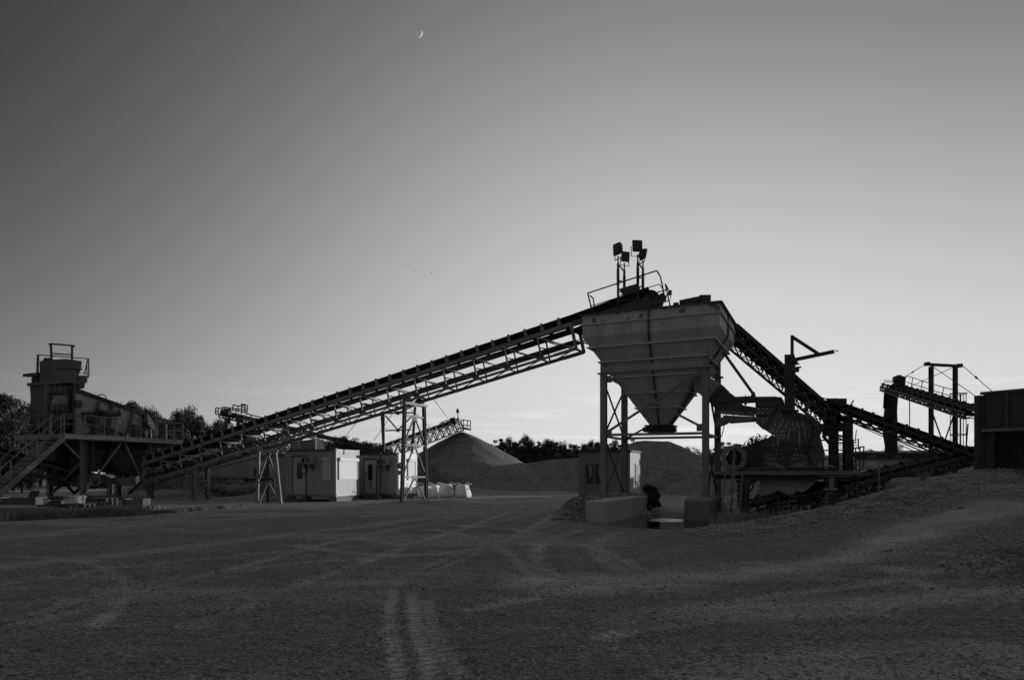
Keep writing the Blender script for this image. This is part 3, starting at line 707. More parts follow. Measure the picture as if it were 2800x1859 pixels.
# ---------------------------------------------------------------- supports near the tail
def hframe(name, lab, pts, ztop, w=.18, brace_z=None):
    t = thing(name, pts[0], lab, 'support')
    for p in pts: m = MB(); m.ibeam(Vector((p.x,p.y,-.05)), Vector((p.x,p.y,ztop)), w, w, .02); part('leg', m, steel, t)
    m = MB(); m.beam(Vector((pts[0].x,pts[0].y,ztop)), Vector((pts[1].x,pts[1].y,ztop)), w, w*.8); part('crossbeam', m, steel, t)
    a, b = pts; m = MB()
    if brace_z:
        m.beam((a.x,a.y,brace_z), (b.x,b.y,brace_z), .08); m.beam((a.x,a.y,brace_z-.1), (b.x,b.y,.1), .07); m.beam((b.x,b.y,brace_z-.1), (a.x,a.y,.1), .07)
    part('cross_brace', m, steel, t); return t
a = PV(532, 1300, .8); b = PV(568, 1300, 2.2)
hframe('support_frame', 'low steel support with crossed braces under the lower end of the main conveyor', [Vector((a.x, a.y, 0)), Vector((b.x, b.y, 0))], zb(-24.2)-.05, .2, 1.1)
def ladder(name, p0, p1, side, wid, rungs, mt, lab, rails=0, flat=False, cat='ladder'):
    p0 = Vector(p0); p1 = Vector(p1); side = Vector(side).normalized()
    t = thing(name, p0, lab, cat)
    for k in (0, 1): m = MB(); m.beam(p0+side*wid*k, p1+side*wid*k, .05, .09); part('side_rail', m, mt, t)
    pr = None
    for i in range(rungs):
        p = p0+(p1-p0)*((i+.6)/rungs)
        if pr is None:
            m = MB(); m.pbox(p-Z*.015-Vector((0,.0,0)), side*wid, side.cross(Z)*(.16 if flat else .04), Z*.03); pr = part('tread' if flat else 'rung', m, mt, t); P0 = p
        else: c = pr.copy(); COL.objects.link(c); c.parent = t; c.location = pr.location+(p-P0)
    return t
ladder('ladder', PD(495, 1367, 38.8), PD(515, 1285, 38.8), (1, 0, 0), .5, 8, steel, 'steep metal ladder leaning beside the support at the lower end of the main conveyor')
# pipe stand
ps = thing('pipe_stand', PD(735, 1375, 34.5), 'splayed steel stand with a beam on top, left of the cabins', 'stand')
DS = 34.6
for a, b in (((703,1380),(708,1229)), ((768,1378),(753,1232))): m = MB(); m.beam(PD(a[0],a[1],DS), PD(b[0],b[1],DS), .16, .12); part('leg', m, steel, ps)
m = MB(); m.beam(PD(706,1229,DS), PD(760,1233,DS), .14, .1); part('head_beam', m, steel, ps)
m = MB(); m.beam(PD(706,1318,DS), PD(759,1318,DS), .09); part('horizontal_brace', m, steel, ps)
for a, b in (((732,1318),(707,1378)), ((733,1318),(765,1376)), ((730,1245),(709,1310)), ((734,1245),(757,1312))): m = MB(); m.beam(PD(*a,DS), PD(*b,DS), .08); part('diagonal_brace', m, steel, ps)
m = MB(); m.tube(PD(732,1232,DS+.8), PD(732,1375,DS+.8), .07, 8); m.path([PD(733,1268,DS+.5), PD(738,1290,DS+.5), PD(722,1300,DS+.5), PD(735,1307,DS+.5), PD(748,1310,DS+.5), PD(750,1330,DS+.5)], .07, 8); m.path([PD(732,1268,DS+.5), PD(740,1263,DS+.5), PD(748,1270,DS+.5)], .06, 8); part('bent_pipe', m, steel_k, ps)

# ---------------------------------------------------------------- containers
def cabin(C, a, b, wa, lb, z0, z1, lab, cat='cabin', main=grey_p, side=white_p, name='office_cabin', feet=True):
    """C corner nearest; a unit vector along right face (width wa), b along front face going left (length lb)"""
    C = Vector(C); a = Vector(a).normalized(); b = Vector(b).normalized()
    t = thing(name, Vector((C.x, C.y, 0)), lab, cat)
    h = z1-z0; o = Vector((C.x, C.y, z0))
    m = MB(); m.pbox(o+b*.1+a*.02+Z*.08, b*(lb-.2), a*.04, Z*(h-.2)); 
    na = a.cross(Z); na = na if na.dot(b) < 0 else -na        # outward of right face = -b
    k = int(lb/.6)
    for i in range(k): m.pbox(o+b*(.14+i*(lb-.2)/k)+a*.008+Z*.1, b*((lb-.2)/k-.03), a*.014, Z*(h-.24))
    part('front_wall', m, main, t)
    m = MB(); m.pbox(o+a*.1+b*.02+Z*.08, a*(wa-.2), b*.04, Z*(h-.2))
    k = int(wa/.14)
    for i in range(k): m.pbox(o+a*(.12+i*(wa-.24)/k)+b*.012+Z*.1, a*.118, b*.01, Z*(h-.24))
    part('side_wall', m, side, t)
    m = MB(); m.pbox(o+b*(lb-.06)+a*.1+Z*.08, a*(wa-.2), b*.04, Z*(h-.2)); m.pbox(o+a*(wa-.06)+b*.1+Z*.08, b*(lb-.2), a*.04, Z*(h-.2)); part('rear_walls', m, main, t)
    m = MB(); m.pbox(o+Z*(h-.18)+a*.03+b*.03, a*(wa-.06), b*(lb-.06), Z*.14); part('roof', m, main, t)
    m = MB(); m.pbox(o+a*.03+b*.03, a*(wa-.06), b*(lb-.06), Z*.1); part('floor_frame', m, steel, t)
    for i, (x, y) in enumerate(((0,0), (0,lb-.12), (wa-.12,0), (wa-.12,lb-.12))):
        m = MB(); m.pbox(o+a*x+b*y, a*.12, b*.12, Z*h); m.pbox(o+a*(x-.01)+b*(y-.01)-Z*.01, a*.14, b*.14, Z*.13); m.pbox(o+a*(x-.01)+b*(y-.01)+Z*(h-.12), a*.14, b*.14, Z*.14)
        pp = part('corner_post', m, side if y == 0 else main, t)
        m = MB(); m.pbox(o+a*(x+.03)-b*.0135+b*(y)+Z*(h-.09), a*.06, b*.004, Z*.07); m.pbox(o+a*(x+.03)-b*.0135+b*y+Z*.03, a*.06, b*.004, Z*.07); part('casting_hole', m, ink, pp)
    m = MB(); m.pbox(o+a*.12-b*.004+Z*(h-.14), a*(wa-.24), b*.05, Z*.13); part('top_rail', m, side, t)
    m = MB(); m.pbox(o+b*.12-a*.004+Z*(h-.14), b*(lb-.24), a*.05, Z*.13); part('front_top_rail', m, steel_d, t)
    m = MB(); m.pbox(o+a*.12-b*.004+Z*.01, a*(wa-.24), b*.05, Z*.12); part('bottom_rail', m, side, t)
    return t, o, a, b, h
def shut(t, o, x, y, nrm, x0, x1, z0, z1, lab=None):
    """roller shutter on a wall: o corner, x dir along wall, nrm outward"""
    m = MB(); m.pbox(o+x*x0+Z*z0, x*(x1-x0), nrm*.06, Z*.05); m.pbox(o+x*x0+Z*(z1-.18), x*(x1-x0), nrm*.13, Z*.18)
    m.pbox(o+x*x0+Z*z0, x*.05, nrm*.06, Z*(z1-z0)); m.pbox(o+x*(x1-.05)+Z*z0, x*.05, nrm*.06, Z*(z1-z0))
    f = part('shutter', m, shutter if lab else grey_p, t)
    m = MB(); k = 22
    for i in range(k):
        zz = z0+.05+(z1-z0-.23)*i/k; m.pbox(o+x*(x0+.05)+nrm*.005+Z*zz, x*(x1-x0-.1), nrm*.03, Z*((z1-z0-.23)/k*.8))
    m.pbox(o+x*(x0+.05)+nrm*.003+Z*(z0+.05), x*(x1-x0-.1), nrm*.02, Z*(z1-z0-.24))
    part('slats', m, shutter if lab else grey_p, f)
def door(t, o, x, nrm, x0, x1, z0, z1, hx, glass):
    m = MB(); m.pbox(o+x*x0+Z*z0, x*(x1-x0), nrm*.03, Z*(z1-z0)); d = part('door', m, mat('door_panel', .5, .06, 1, .6, fine=.05), t)
    m = MB(); m.pbox(o+x*(x0-.05)+Z*z0, x*.045, nrm*.05, Z*(z1-z0+.05)); m.pbox(o+x*(x1+.005)+Z*z0, x*.045, nrm*.05, Z*(z1-z0+.05)); m.pbox(o+x*(x0-.05)+Z*(z1+.052), x*(x1-x0+.1), nrm*.08, Z*.05); part('frame', m, steel_d, d)
    m = MB(); m.pbox(o+x*glass[0]+nrm*.03+Z*glass[2], x*(glass[1]-glass[0]), nrm*.006, Z*(glass[3]-glass[2])); part('window', m, glass_d, d)
    m = MB(); m.pbox(o+x*hx+nrm*.03+Z*(z0+1.0), x*.04, nrm*.02, Z*.2); m.tube(o+x*(hx+.02)+nrm*.07+Z*(z0+1.05), o+x*(hx+.14 if hx < (x0+x1)/2 else hx-.1)+nrm*.07+Z*(z0+1.05), .012, 6); part('handle', m, steel_k, d)
    return d
def aircon(t, o, x, nrm, x0, x1, z0, z1, dep=.45):
    m = MB(); m.pbox(o+x*x0+Z*z0, x*(x1-x0), nrm*dep, Z*(z1-z0)); a = part('air_conditioner', m, grey_p, t)
    w = x1-x0; m = MB(); m.pbox(o+x*(x0+.05)+nrm*dep+Z*(z0+.05), x*(w*.48), nrm*.004, Z*(z1-z0-.1)); m.pbox(o+x*(x0+w*.64)+nrm*dep+Z*(z0+.06), x*(w*.28), nrm*.004, Z*(z1-z0-.12)); part('vent', m, ink, a)
    m = MB()
    for i in range(5): m.pbox(o+x*(x0+.05+w*.48*i/4.6)+nrm*(dep+.005)+Z*(z0+.05), x*.012, nrm*.006, Z*(z1-z0-.1))
    for i in range(5): m.pbox(o+x*(x0+.05)+nrm*(dep+.005)+Z*(z0+.05+(z1-z0-.1)*i/4.6), x*w*.48, nrm*.006, Z*.01)
    part('grille', m, grey_p, a)
    m = MB(); m.prism([o+x*(x0+.1)+Z*z0, o+x*(x0+.1)+Z*z0+nrm*dep, o+x*(x0+.1)+Z*(z0-.4)], x*.03); m.prism([o+x*(x1-.1)+Z*z0, o+x*(x1-.1)+Z*z0+nrm*dep, o+x*(x1-.1)+Z*(z0-.4)], x*.03); part('bracket', m, steel_d, a)
a_ = Vector((.305, .952, 0)); b_ = Vector((-.945, .33, 0))
CA = PD(919, 1357.5, 37.0)
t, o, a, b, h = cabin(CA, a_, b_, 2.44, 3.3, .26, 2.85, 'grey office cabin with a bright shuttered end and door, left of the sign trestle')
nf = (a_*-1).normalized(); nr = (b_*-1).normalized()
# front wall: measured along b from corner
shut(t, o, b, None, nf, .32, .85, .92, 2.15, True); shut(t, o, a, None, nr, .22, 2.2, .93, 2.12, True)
for q in t.children: pass
door(t, o, b, nf, 1.95, 2.75, .14, 2.15, 2.0, (2.15, 2.5, .95, 1.85))
aircon(t, o, b, nf, 1.3, 1.95, 1.78, 2.16)
for x0 in (.2, 2.0, 3.0): 
    m = MB(); m.pbox(Vector((o.x,o.y,-.1))+b*x0*1.0+a*.1, b*.3, a*.5, Z*.35); part('foot_block', m, concrete_s, t)
m = MB(); m.pbox(Vector((o.x,o.y,-.1))+a*.15+b*.06, a*2.2, b*.5, Z*.34); part('base_wall', m, concrete_s, t)
m = MB(); P0 = Vector((o.x,o.y,0))
for k in (0, 1):
    x = 1.75+k*1.0; m.beam(P0+b*x+nf*.1+Z*.33, P0+b*(x+.35)+nf*1.0+Z*.0, .05, .08)
for k in range(3): m.pbox(P0+b*(1.83+.1*k)+nf*(.2+.25*k)+Z*(.26-.09*k), b*1.0, nf*.2, Z*.03)
part('steps', m, steel, t)
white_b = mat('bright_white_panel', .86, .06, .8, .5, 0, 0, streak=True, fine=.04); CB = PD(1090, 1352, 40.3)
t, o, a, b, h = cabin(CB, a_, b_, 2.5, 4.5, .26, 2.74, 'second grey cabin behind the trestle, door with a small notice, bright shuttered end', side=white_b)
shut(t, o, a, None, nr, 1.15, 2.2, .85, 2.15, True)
d = door(t, o, b, nf, 1.5, 2.3, .1, 2.05, 2.2, (1.75, 2.05, .85, 1.8))
m = MB(); m.pbox(o+b*1.78+nf*.035+Z*.56, b*.2, nf*.004, Z*.22); m.pbox(o+b*1.78+nf*.035+Z*.36, b*.2, nf*.004, Z*.17); nt = part('notice', m, sign_w, d)
m = MB(); c = o+b*1.88+nf*.041+Z*.66; m.prism([c-b*.06-Z*.09, c+b*.06-Z*.09, c+b*.022+Z*.03, c-b*.022+Z*.03], nf*.002); m.tube(c+Z*.055, c+Z*.055+nf*.002, .026, 10); m.pbox(c-b*.05-Z*.22, b*.1, nf*.002, Z*.07); part('figure', m, ink, nt)
aircon(t, o, b, nf, .55, 1.25, 1.75, 2.13)
m = MB(); m.tube(o+b*.95+nf*.5+Z*2.5, o+b*.95+nf*.5-Z*.2, .05, 8); part('downpipe', m, steel_d, t)
m = MB(); P0 = Vector((o.x,o.y,-.1)); m.pbox(P0+a*.1+b*.1, a*2.2, b*.4, Z*.34); m.pbox(P0+a*.1+b*3.9, a*2.2, b*.4, Z*.34); m.pbox(P0+a*.3+b*.3, a*.3, b*3.9, Z*.3); part('base_wall', m, concrete_s, t)
m = MB(); P0 = Vector((o.x,o.y,0))
for k in (0, 1):
    x = 1.45+k*.95; m.beam(P0+b*x+nf*.1+Z*.33, P0+b*(x-.75)+nf*.9, .05, .08)
for k in range(3): m.pbox(P0+b*(1.28-.2*k)+nf*(.2+.22*k)+Z*(.26-.09*k), b*1.0, nf*.2, Z*.03)
part('steps', m, steel, t)
m = MB(); m.tube(PD(863,1228,38.6), PD(861,1186,38.6), .035, 8)
m = MB(); p = PD(863,1228,38.8); m.tube(Vector((p.x,p.y,2.8)), Vector((p.x,p.y,3.85)), .035, 8)
single('vent_pole', m, white_p, 'thin white pole standing on the roof of the left cabin', 'pole')
# low grey store left of the cabins
t, o, a, b, h = cabin(PD(783, 1352, 39.2), a_, b_, 2.4, 1.25, .2, 2.62, 'plain grey store box tucked against the left side of the office cabin', 'store box', main=grey_p, side=grey_p, name='store_box')
# generator house on the boulders
GD = 47.0
gx = PD(683, 1308, GD); a2 = Vector((.62, .785, 0)); b2 = Vector((-.97, .24, 0))
t, o, a, b, h = cabin(gx, a2, b2, 3.0, 7.5, 1.15, 3.3, 'long pale machine house with louvred end, raised on boulders behind the conveyor', 'machine house', name='machine_house')
nr2 = -b2
for z0, z1 in ((.15, .78), (1.3, 1.75)):
    m = MB(); m.pbox(o+a*.35+nr2*.0+Z*z0, a*2.4, nr2*.02, Z*(z1-z0)); l_ = part('louvre', m, ink, t)
    m = MB(); k = int((z1-z0)/.09)
    for i in range(k): m.pbox(o+a*.35+nr2*.02+Z*(z0+.02+i*(z1-z0)/k), a*2.4, nr2*.03, Z*.03)
    part('slats', m, grey_p, l_)
m = MB(); m.pbox(Vector((o.x,o.y,-.2))+a*.4+b*.4, a*2.4, b*6.8, Z*1.37); part('plinth', m, concrete_s, t)
def boulder(c, r, seed):
    rng = random.Random(seed); m = MB(); nu, nv = 9, 6; rings = []
    for i in range(nv+1):
        ph = math.pi*i/nv; rr = max(math.sin(ph), .03)
        rings.append([c+Vector((math.cos(2*math.pi*j/nu)*rr*r*rng.uniform(.8,1.15), math.sin(2*math.pi*j/nu)*rr*r*.8*rng.uniform(.8,1.15), -math.cos(ph)*r*.62*rng.uniform(.9,1.1))) for j in range(nu)])
    return m.loft(rings)
bl = [(590,1334,44,.55,'pale boulder at the left end of the rock row below the machine house'), (612,1337,43.5,.5,'low boulder second from the left in the rock row'), (632,1326,44.5,.62,'tall upper boulder in the middle of the rock row'), (640,1340,43,.6,'wide front boulder in the middle of the rock row'), (662,1338,43.2,.48,'round boulder right of the middle one in the rock row'), (683,1334,43.6,.52,'boulder near the right end of the rock row'), (700,1330,44.4,.5,'last boulder at the right end of the rock row beside the pipe stand'), (655,1320,45,.45,'small upper boulder close under the machine house wall')]
for k, (px, py, dd, r, lab) in enumerate(bl):
    single('boulder', boulder(PD(px, py, dd), r, k), rock_m, lab, 'boulder', group='boulders below the machine house')
m = MB(); m.tube(PD(588, 1364, 38.5), PD(742, 1352, 38.5), .07, 10); single('white_pipe', m, white_p, 'long white pipe lying on the ground left of the pipe stand', 'pipe', smooth=True)
# ================================================================ LEFT: SCREENING PLANT
UF = -28.8
def pu(pts, u): return [PU(x, y, u) for x, y in pts]
pl = thing('screening_platform', H(-31, 0, 0), 'raised steel platform with railings and kick plates carrying the screening machine at the far left', 'platform')
v0, v1 = -3.66, 3.69
m = MB(); m.hbox(-33.2, UF, v0, v1, 3.50, 3.54)
for v in np.linspace(v0+.1, v1-.1, 8): m.beam(H(-33.2, v, 3.42), H(UF, v, 3.42), .1, .16)
m.hbox(UF-.06, UF, v0, v1, 3.34, 3.5); m.hbox(-33.2, UF, v0, v0+.06, 3.34, 3.5); part('deck', m, steel_d, pl)
for a, b, dz in ((v0, -.2, .02), (-.15, 2.0, 0), (2.02, v1, -.02)):
    m = MB(); m.hbox(UF, UF+.03, a, b, 3.38+dz, 3.62+dz); m.hbox(UF-.03, UF+.05, a, b, 3.60+dz, 3.64+dz); part('kick_plate', m, steel_l, pl)
m = MB(); m.hbox(-33.2, UF, v0-.03, v0, 3.38, 3.66); part('kick_plate', m, steel, pl)
def rail(root, p, q, n, hgt=1.08, mt=steel, r=.022, first=True):
    p = Vector(p); q = Vector(q); m = MB(); m.tube(p+Z*hgt, q+Z*hgt, r); m.tube(p+Z*hgt*.52, q+Z*hgt*.52, r*.8)
    rl = part('handrail', m, mt, root); pr = None
    for i in range(n+1):
        a = p+(q-p)*(i/n)
        if pr is None: m = MB(); m.beam(a-Z*.12, a+Z*hgt, .05, .05); pr = part('rail_post', m, mt, rl); P0 = a
        else: c = pr.copy(); COL.objects.link(c); c.parent = rl; c.location = pr.location+(a-P0)
    return rl
rail(pl, H(UF, v0, 3.62), H(UF, 1.95, 3.6), 5); rail(pl, H(UF+.25, 1.6, 3.6), H(UF+.1, v1, 3.58), 3)
rail(pl, H(-33.2, v0, 3.62), H(-29.9, v0, 3.62), 3, mt=steel); rail(pl, H(-33.1, v1, 3.6), H(UF, v1, 3.6), 3, mt=steel)
for u, v in ((-29.3, -2.3), (-29.3, 1.85), (-32.3, -2.3), (-32.3, 1.85)):
    m = MB(); m.ibeam(H(u, v, -.05), H(u, v, 3.36), .26, .26, .025, up=V); part('leg', m, steel, pl)
for a, b in (((UF-.3, -.2, 3.3), (-29.3, -2.2, .5)), ((UF-.3, 0, 3.3), (-29.3, 1.75, .2)), ((-29.3, -3.4, 3.25), (-29.3, -2.35, 2.2)), ((-29.3, 1.9, 2.4), (-29.3, 3.2, 3.3)), ((-32.3, -2.2, 3.2), (-32.3, 1.7, .3)), ((-32.2, -2.3, .3), (-29.4, -2.3, 2.2))):
    m = MB(); m.beam(H(*a), H(*b), .11, .09); part('diagonal_brace', m, steel, pl)
m = MB(); m.tube(H(-28.9, -2.0, 3.3), H(-28.9, -2.0, 1.0), .025); m.tube(H(-28.9, -2.1, 2.7), H(-28.9, 1.6, 2.75), .015); part('conduit', m, steel_d, pl)
# staircase
st = thing('staircase', H(-29.3, -7.3, 0), 'open steel staircase with double handrails leading up to the left end of the platform', 'staircase')
for u in (UF-.02, UF-.95):
    m = MB(); m.beam(H(u, -3.66, 3.42), H(u, -7.5, -.2), .05, .26); part('stringer', m, steel, st)
    m = MB(); m.path([H(u, -3.66, 4.7), H(u, -7.5, 1.05)], .022); m.path([H(u, -3.66, 4.2), H(u, -7.5, .55)], .018); hr = part('handrail', m, steel, st)
    for f in (.04, .36, .68, 1.0):
        q = H(u, -3.66, 3.5)+(H(u, -7.5, -.15)-H(u, -3.66, 3.5))*f; m = MB(); m.beam(q, q+Z*1.22, .045); part('rail_post', m, steel, hr)
pr = None
for i in range(15):
    p = H(UF-.05, -3.75, 3.36)+(H(UF-.05, -7.3, -.05)-H(UF-.05, -3.75, 3.36))*(i/15)
    if pr is None: m = MB(); m.pbox(p, U*-.88, V*-.25, Z*.035); pr = part('tread', m, steel, st); P0 = p
    else: c = pr.copy(); COL.objects.link(c); c.parent = st; c.location = pr.location+(p-P0)
# vibrating screen
US = -30.2
sc = thing('vibrating_screen', H(US, 0, 3.54), 'long sloping vibrating screen box with a motor tube across it, standing on the platform', 'vibrating screen')
m = MB(); pts = pu([(203,1064),(300,1094),(400,1132),(392,1150),(372,1185),(300,1187),(262,1183),(203,1186)], US); m.prism(pts, U*-.03)
part('side_plate', m, mat('worn_side_plate', .36, .15, 1.2, .6, fine=.2, spots=.38, sscale=3.5), sc)
m = MB(); m.prism([p-U*2.0 for p in pts], U*-.03); part('rear_side_plate', m, steel, sc)
m = MB(); a, b = PU(203,1062,US), PU(401,1133,US)
for off in (0, -2.0): m.beam(a+U*(.03+off)-Z*.05, b+U*(.03+off)-Z*.05, .14, .2)
m.pbox(a-Z*.15, U*-2.0, b-a, Z*.04); part('top_beam', m, steel_k, sc)
m = MB(); p = PU(228,1146,US+.05); q = PU(345,1190,US+.05); m.beam(p, q, .08, .14); m.beam(p+Z*.0+U*.02-Z*.25, q-Z*.25, .05, .05); part('lower_beam', m, steel_k, sc)
for px in (258, 296, 354):
    m = MB(); y0, y1 = (1098, 1188) if px < 300 else (1108, 1186)
    m.prism(pu([(px+8,y0+(px-258)*.1),(px+14,y0+(px-258)*.1),(px+2,y1),(px-10,y1)], US+.06), U*.09); part('stiffener', m, steel_d, sc)
m = MB(); m.prism(pu([(222,1127),(256,1127),(262,1120),(285,1122),(278,1138),(256,1140),(222,1138)], US+.1), U*.3); part('drive_guard', m, steel_k, sc)
m = MB(); a = PU(280,1131,US+.5); b = PU(326,1129,US+.9); m.tube(a, b, .2, 16); m.tube(b, b+(b-a).normalized()*.06, .22, 16); part('vibrator_motor', m, steel_d, sc, True)
m = MB(); bd = (b-a).normalized(); m.ring(b+bd*.07, bd, .1, .16, .02, 18); m.tube(b+bd*.06, b+bd*.1, .05, 10); part('motor_cover', m, steel_l, sc)
m = MB(); p = PU(317,1140,US+.6); m.tube(Vector((p.x,p.y,3.55)), Vector((p.x,p.y,4.75)), .11, 12); m.tube(Vector((p.x,p.y,4.7)), Vector((p.x,p.y,4.78)), .17, 12); part('support_column', m, steel_l, sc, True)
m = MB(); m.path(pu([(268,1080),(280,1078),(288,1082),(297,1108),(307,1127)], US+.3), .03); part('hose', m, steel_k, sc)
m = MB(); m.path(pu([(322,1155),(330,1165),(345,1180),(352,1188)], US+.7), .025); m.ring(PU(318,1151,US+.75), U, .1, .13, .02); part('cable', m, steel_l, sc)
for a in ([(404,1131),(418,1152),(430,1176),(420,1178),(404,1160)], [(426,1160),(434,1177),(434,1195),(428,1195),(424,1178)], [(396,1178),(403,1178),(405,1195),(398,1195)]):
    m = MB(); m.prism(pu(a, US+.4), U*-.04); part('discharge_plate', m, steel_l, sc)
m = MB(); m.prism(pu([(396,1133),(404,1131),(404,1160),(398,1178),(386,1182)], US+.2), U*-1.8); part('discharge_hood', m, steel_k, sc)
for u in (-29.4, -31.8):
    for v in (-1.5, .9, 2.6): m = MB(); m.hbox(u-.14, u+.14, v-.14, v+.14, 3.54, 3.54+(1.0-.12*v if v < 2 else .35)); part('spring_mount', m, steel_d, sc)
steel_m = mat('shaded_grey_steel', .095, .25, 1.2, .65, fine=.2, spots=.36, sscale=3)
# feed tower
ft = thing('feed_tower', H(-31.2, -2.6, 3.54), 'stepped steel feed chute with a tapered box on top, left of the screen', 'feed chute')
def front(pts, u, th, mt, nm, root=None): m = MB(); m.prism(pu(pts, u), U*-th); return part(nm, m, mt, root or ft)
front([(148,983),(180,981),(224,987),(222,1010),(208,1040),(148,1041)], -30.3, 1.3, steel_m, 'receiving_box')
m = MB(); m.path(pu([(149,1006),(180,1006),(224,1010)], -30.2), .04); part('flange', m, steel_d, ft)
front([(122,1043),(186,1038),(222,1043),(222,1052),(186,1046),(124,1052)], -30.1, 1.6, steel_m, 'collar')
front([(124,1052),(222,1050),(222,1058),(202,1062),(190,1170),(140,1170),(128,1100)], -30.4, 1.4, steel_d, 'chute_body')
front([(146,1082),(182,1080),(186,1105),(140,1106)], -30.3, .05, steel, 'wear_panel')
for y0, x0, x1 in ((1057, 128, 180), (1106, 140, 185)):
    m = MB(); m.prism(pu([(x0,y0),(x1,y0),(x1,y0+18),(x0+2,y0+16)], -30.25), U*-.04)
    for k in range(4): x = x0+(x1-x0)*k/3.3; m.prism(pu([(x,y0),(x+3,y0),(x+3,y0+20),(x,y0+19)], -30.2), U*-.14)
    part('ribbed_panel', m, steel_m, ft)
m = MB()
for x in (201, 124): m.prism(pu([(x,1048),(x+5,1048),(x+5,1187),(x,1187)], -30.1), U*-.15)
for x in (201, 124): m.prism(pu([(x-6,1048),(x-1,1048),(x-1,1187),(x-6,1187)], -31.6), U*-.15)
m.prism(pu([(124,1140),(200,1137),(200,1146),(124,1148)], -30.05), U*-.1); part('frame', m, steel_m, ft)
m = MB(); m.box(PU(203,1100,-30.0)-Vector((0,0,.25)), PU(216,1100,-30.0)+Vector((0,.3,.12))); part('junction_box', m, steel_k, ft)
# steep feed conveyor behind the tower and its head platform
fc = thing('bucket_elevator', H(-32.8, -3.0, 0), 'dark steep feed conveyor rising behind the feed chute to a railed head platform', 'conveyor')
m = MB(); m.prism(pu([(104,1030),(150,1032),(150,1060),(130,1200),(96,1200)], -32.3), U*-.6); part('casing', m, steel_k, fc)
m = MB(); m.path(pu([(95,1200),(100,1080),(104,972)], -31.9), .06); m.path(pu([(90,1200),(97,1060),(104,1000)], -32.1), .04)
for y in (1020, 1045, 1070, 1095, 1120): m.path(pu([(95,y),(104,y)], -31.95), .02)
part('side_rail', m, steel_k, fc)
m = MB(); m.prism(pu([(104,1018),(148,1021),(148,1028),(104,1026)], -31.6), U*-1.4); m.prism(pu([(216,1026),(243,1027),(243,1033),(216,1033)], -31.6), U*-1.4)
m.prism(pu([(216,1033),(240,1034),(238,1046),(234,1046),(230,1062),(216,1056)], -31.6), U*-.8); part('head_platform', m, steel_k, fc)
m = MB(); m.path(pu([(102,970),(172,975),(242,981)], -31.6), .03); m.path(pu([(103,970),(103,1022)], -31.6), .035); m.path(pu([(242,981),(243,1028)], -31.6), .035); m.path(pu([(240,983),(230,1024)], -31.6), .03); m.path(pu([(216,1020),(243,1022)], -31.6), .02)
m.path(pu([(237,990),(238,1026)], -31.6), .03); part('handrail', m, steel_k, fc)
m = MB(); m.path(pu([(139,940),(141,985)], -31.6), .06); m.path(pu([(197,947),(197,985)], -31.6), .06); m.path(pu([(134,942),(138,940),(201,945),(204,949)], -31.6), .05); m.path(pu([(140,966),(195,970)], -31.6), .04); part('lifting_frame', m, steel_k, fc)
m = MB(); a = PU(124,988,-31.3); b = PU(141,988,-31.3); m.tube(a, b, .2, 12); m.tube(PU(121,988,-31.3), a, .1, 8); m.box(PU(141,1000,-31.3), PU(150,985,-31.3)+Vector((0,.4,0))); part('drive_motor', m, steel_k, fc, True)
# collecting hoppers under the deck
ch = thing('collecting_hoppers', H(-31, 0, 1), 'dark collecting hoppers hanging below the screening platform', 'hopper')
for a in ([(216,1205),(290,1208),(268,1290),(222,1288)], [(300,1210),(352,1212),(372,1300),(330,1290),(306,1262)], [(352,1212),(402,1214),(392,1298),(372,1300)]):
    m = MB(); q = pu(a, -29.9); m.prism(q, U*-1.8); part('hopper_body', m, steel_k, ch)
m = MB(); m.prism(pu([(222,1210),(233,1210),(240,1200),(222,1200)], -29.7), U*-.03); part('lit_gusset', m, steel_l, ch)
# conveyors below the platform
m = MB(); m.prism(pu([(150,1212),(206,1214),(206,1290),(190,1330),(160,1330),(150,1280)], -31.2), U*-.9); part('hopper_body', m, steel_k, ch)
m = MB(); m.prism(pu([(230,1292),(292,1300),(330,1322),(326,1330),(240,1316)], -29.6), U*-.25); part('lower_chute', m, steel_d, ch)
m = MB()
for x0, y0, x1, y1 in ((150,1340,206,1300),(206,1345,260,1300),(300,1345,352,1296),(352,1350,404,1300),(160,1300,204,1350)): m = MB(); m.beam(PU(x0,y0,-31.0), PU(x1,y1,-31.0), .12); part('support_strut', m, steel_k, ch)
m = MB(); m.tube(PU(283,1322,-30.2), PU(305,1326,-29.9), .16, 12); part('return_drum', m, steel_d, ch, True)
def small_conv(name, lab, P0, P1, side, wid, depth, panels, cat='conveyor', tm=steel_d, group=None, **k):
    t = thing(name, (P0+P1)/2-Z*((P0+P1).z/2), lab, cat, group)
    r = belt_conveyor(t, P0, P1, side, wid, depth, panels, tm=tm, **k); return t, r
small_conv('transfer_conveyor', 'dark low transfer conveyor sloping down to the right behind the staircase', PU(262, 1335, -30.6), PU(-30, 1262, -31.5), U*-1, .9, .5, 9, top=.3, rollers=False, dg=.06, idlers=0)
m = MB(); m.prism(pu([(225,1296),(300,1308),(312,1315),(300,1335),(280,1333),(225,1322)], -29.8), U*-.9)
single('conveyor_tail_box', m, steel_d, 'dark steel tail box of a conveyor under the middle of the platform', 'tail box')
m = MB(); m.prism(pu([(320,1308),(370,1302),(372,1326),(320,1328)], -29.7), U*-.9)
single('drive_cover', m, steel, 'grey boxed drive cover under the right half of the platform', 'machine cover')
t, r = small_conv('ground_conveyor', 'pale beamed conveyor running low behind the ladder, below the main conveyor', PD(395, 1322, 41.5), PD(800, 1222, 46), Vector((.15,.99,0)), .9, .45, 14, tm=steel_l, top=.3, idlers=1, dg=.05)
m = MB(); a = PU(295, 1362, -27.6)
gp_ = PD(305, 1365, 33.0)
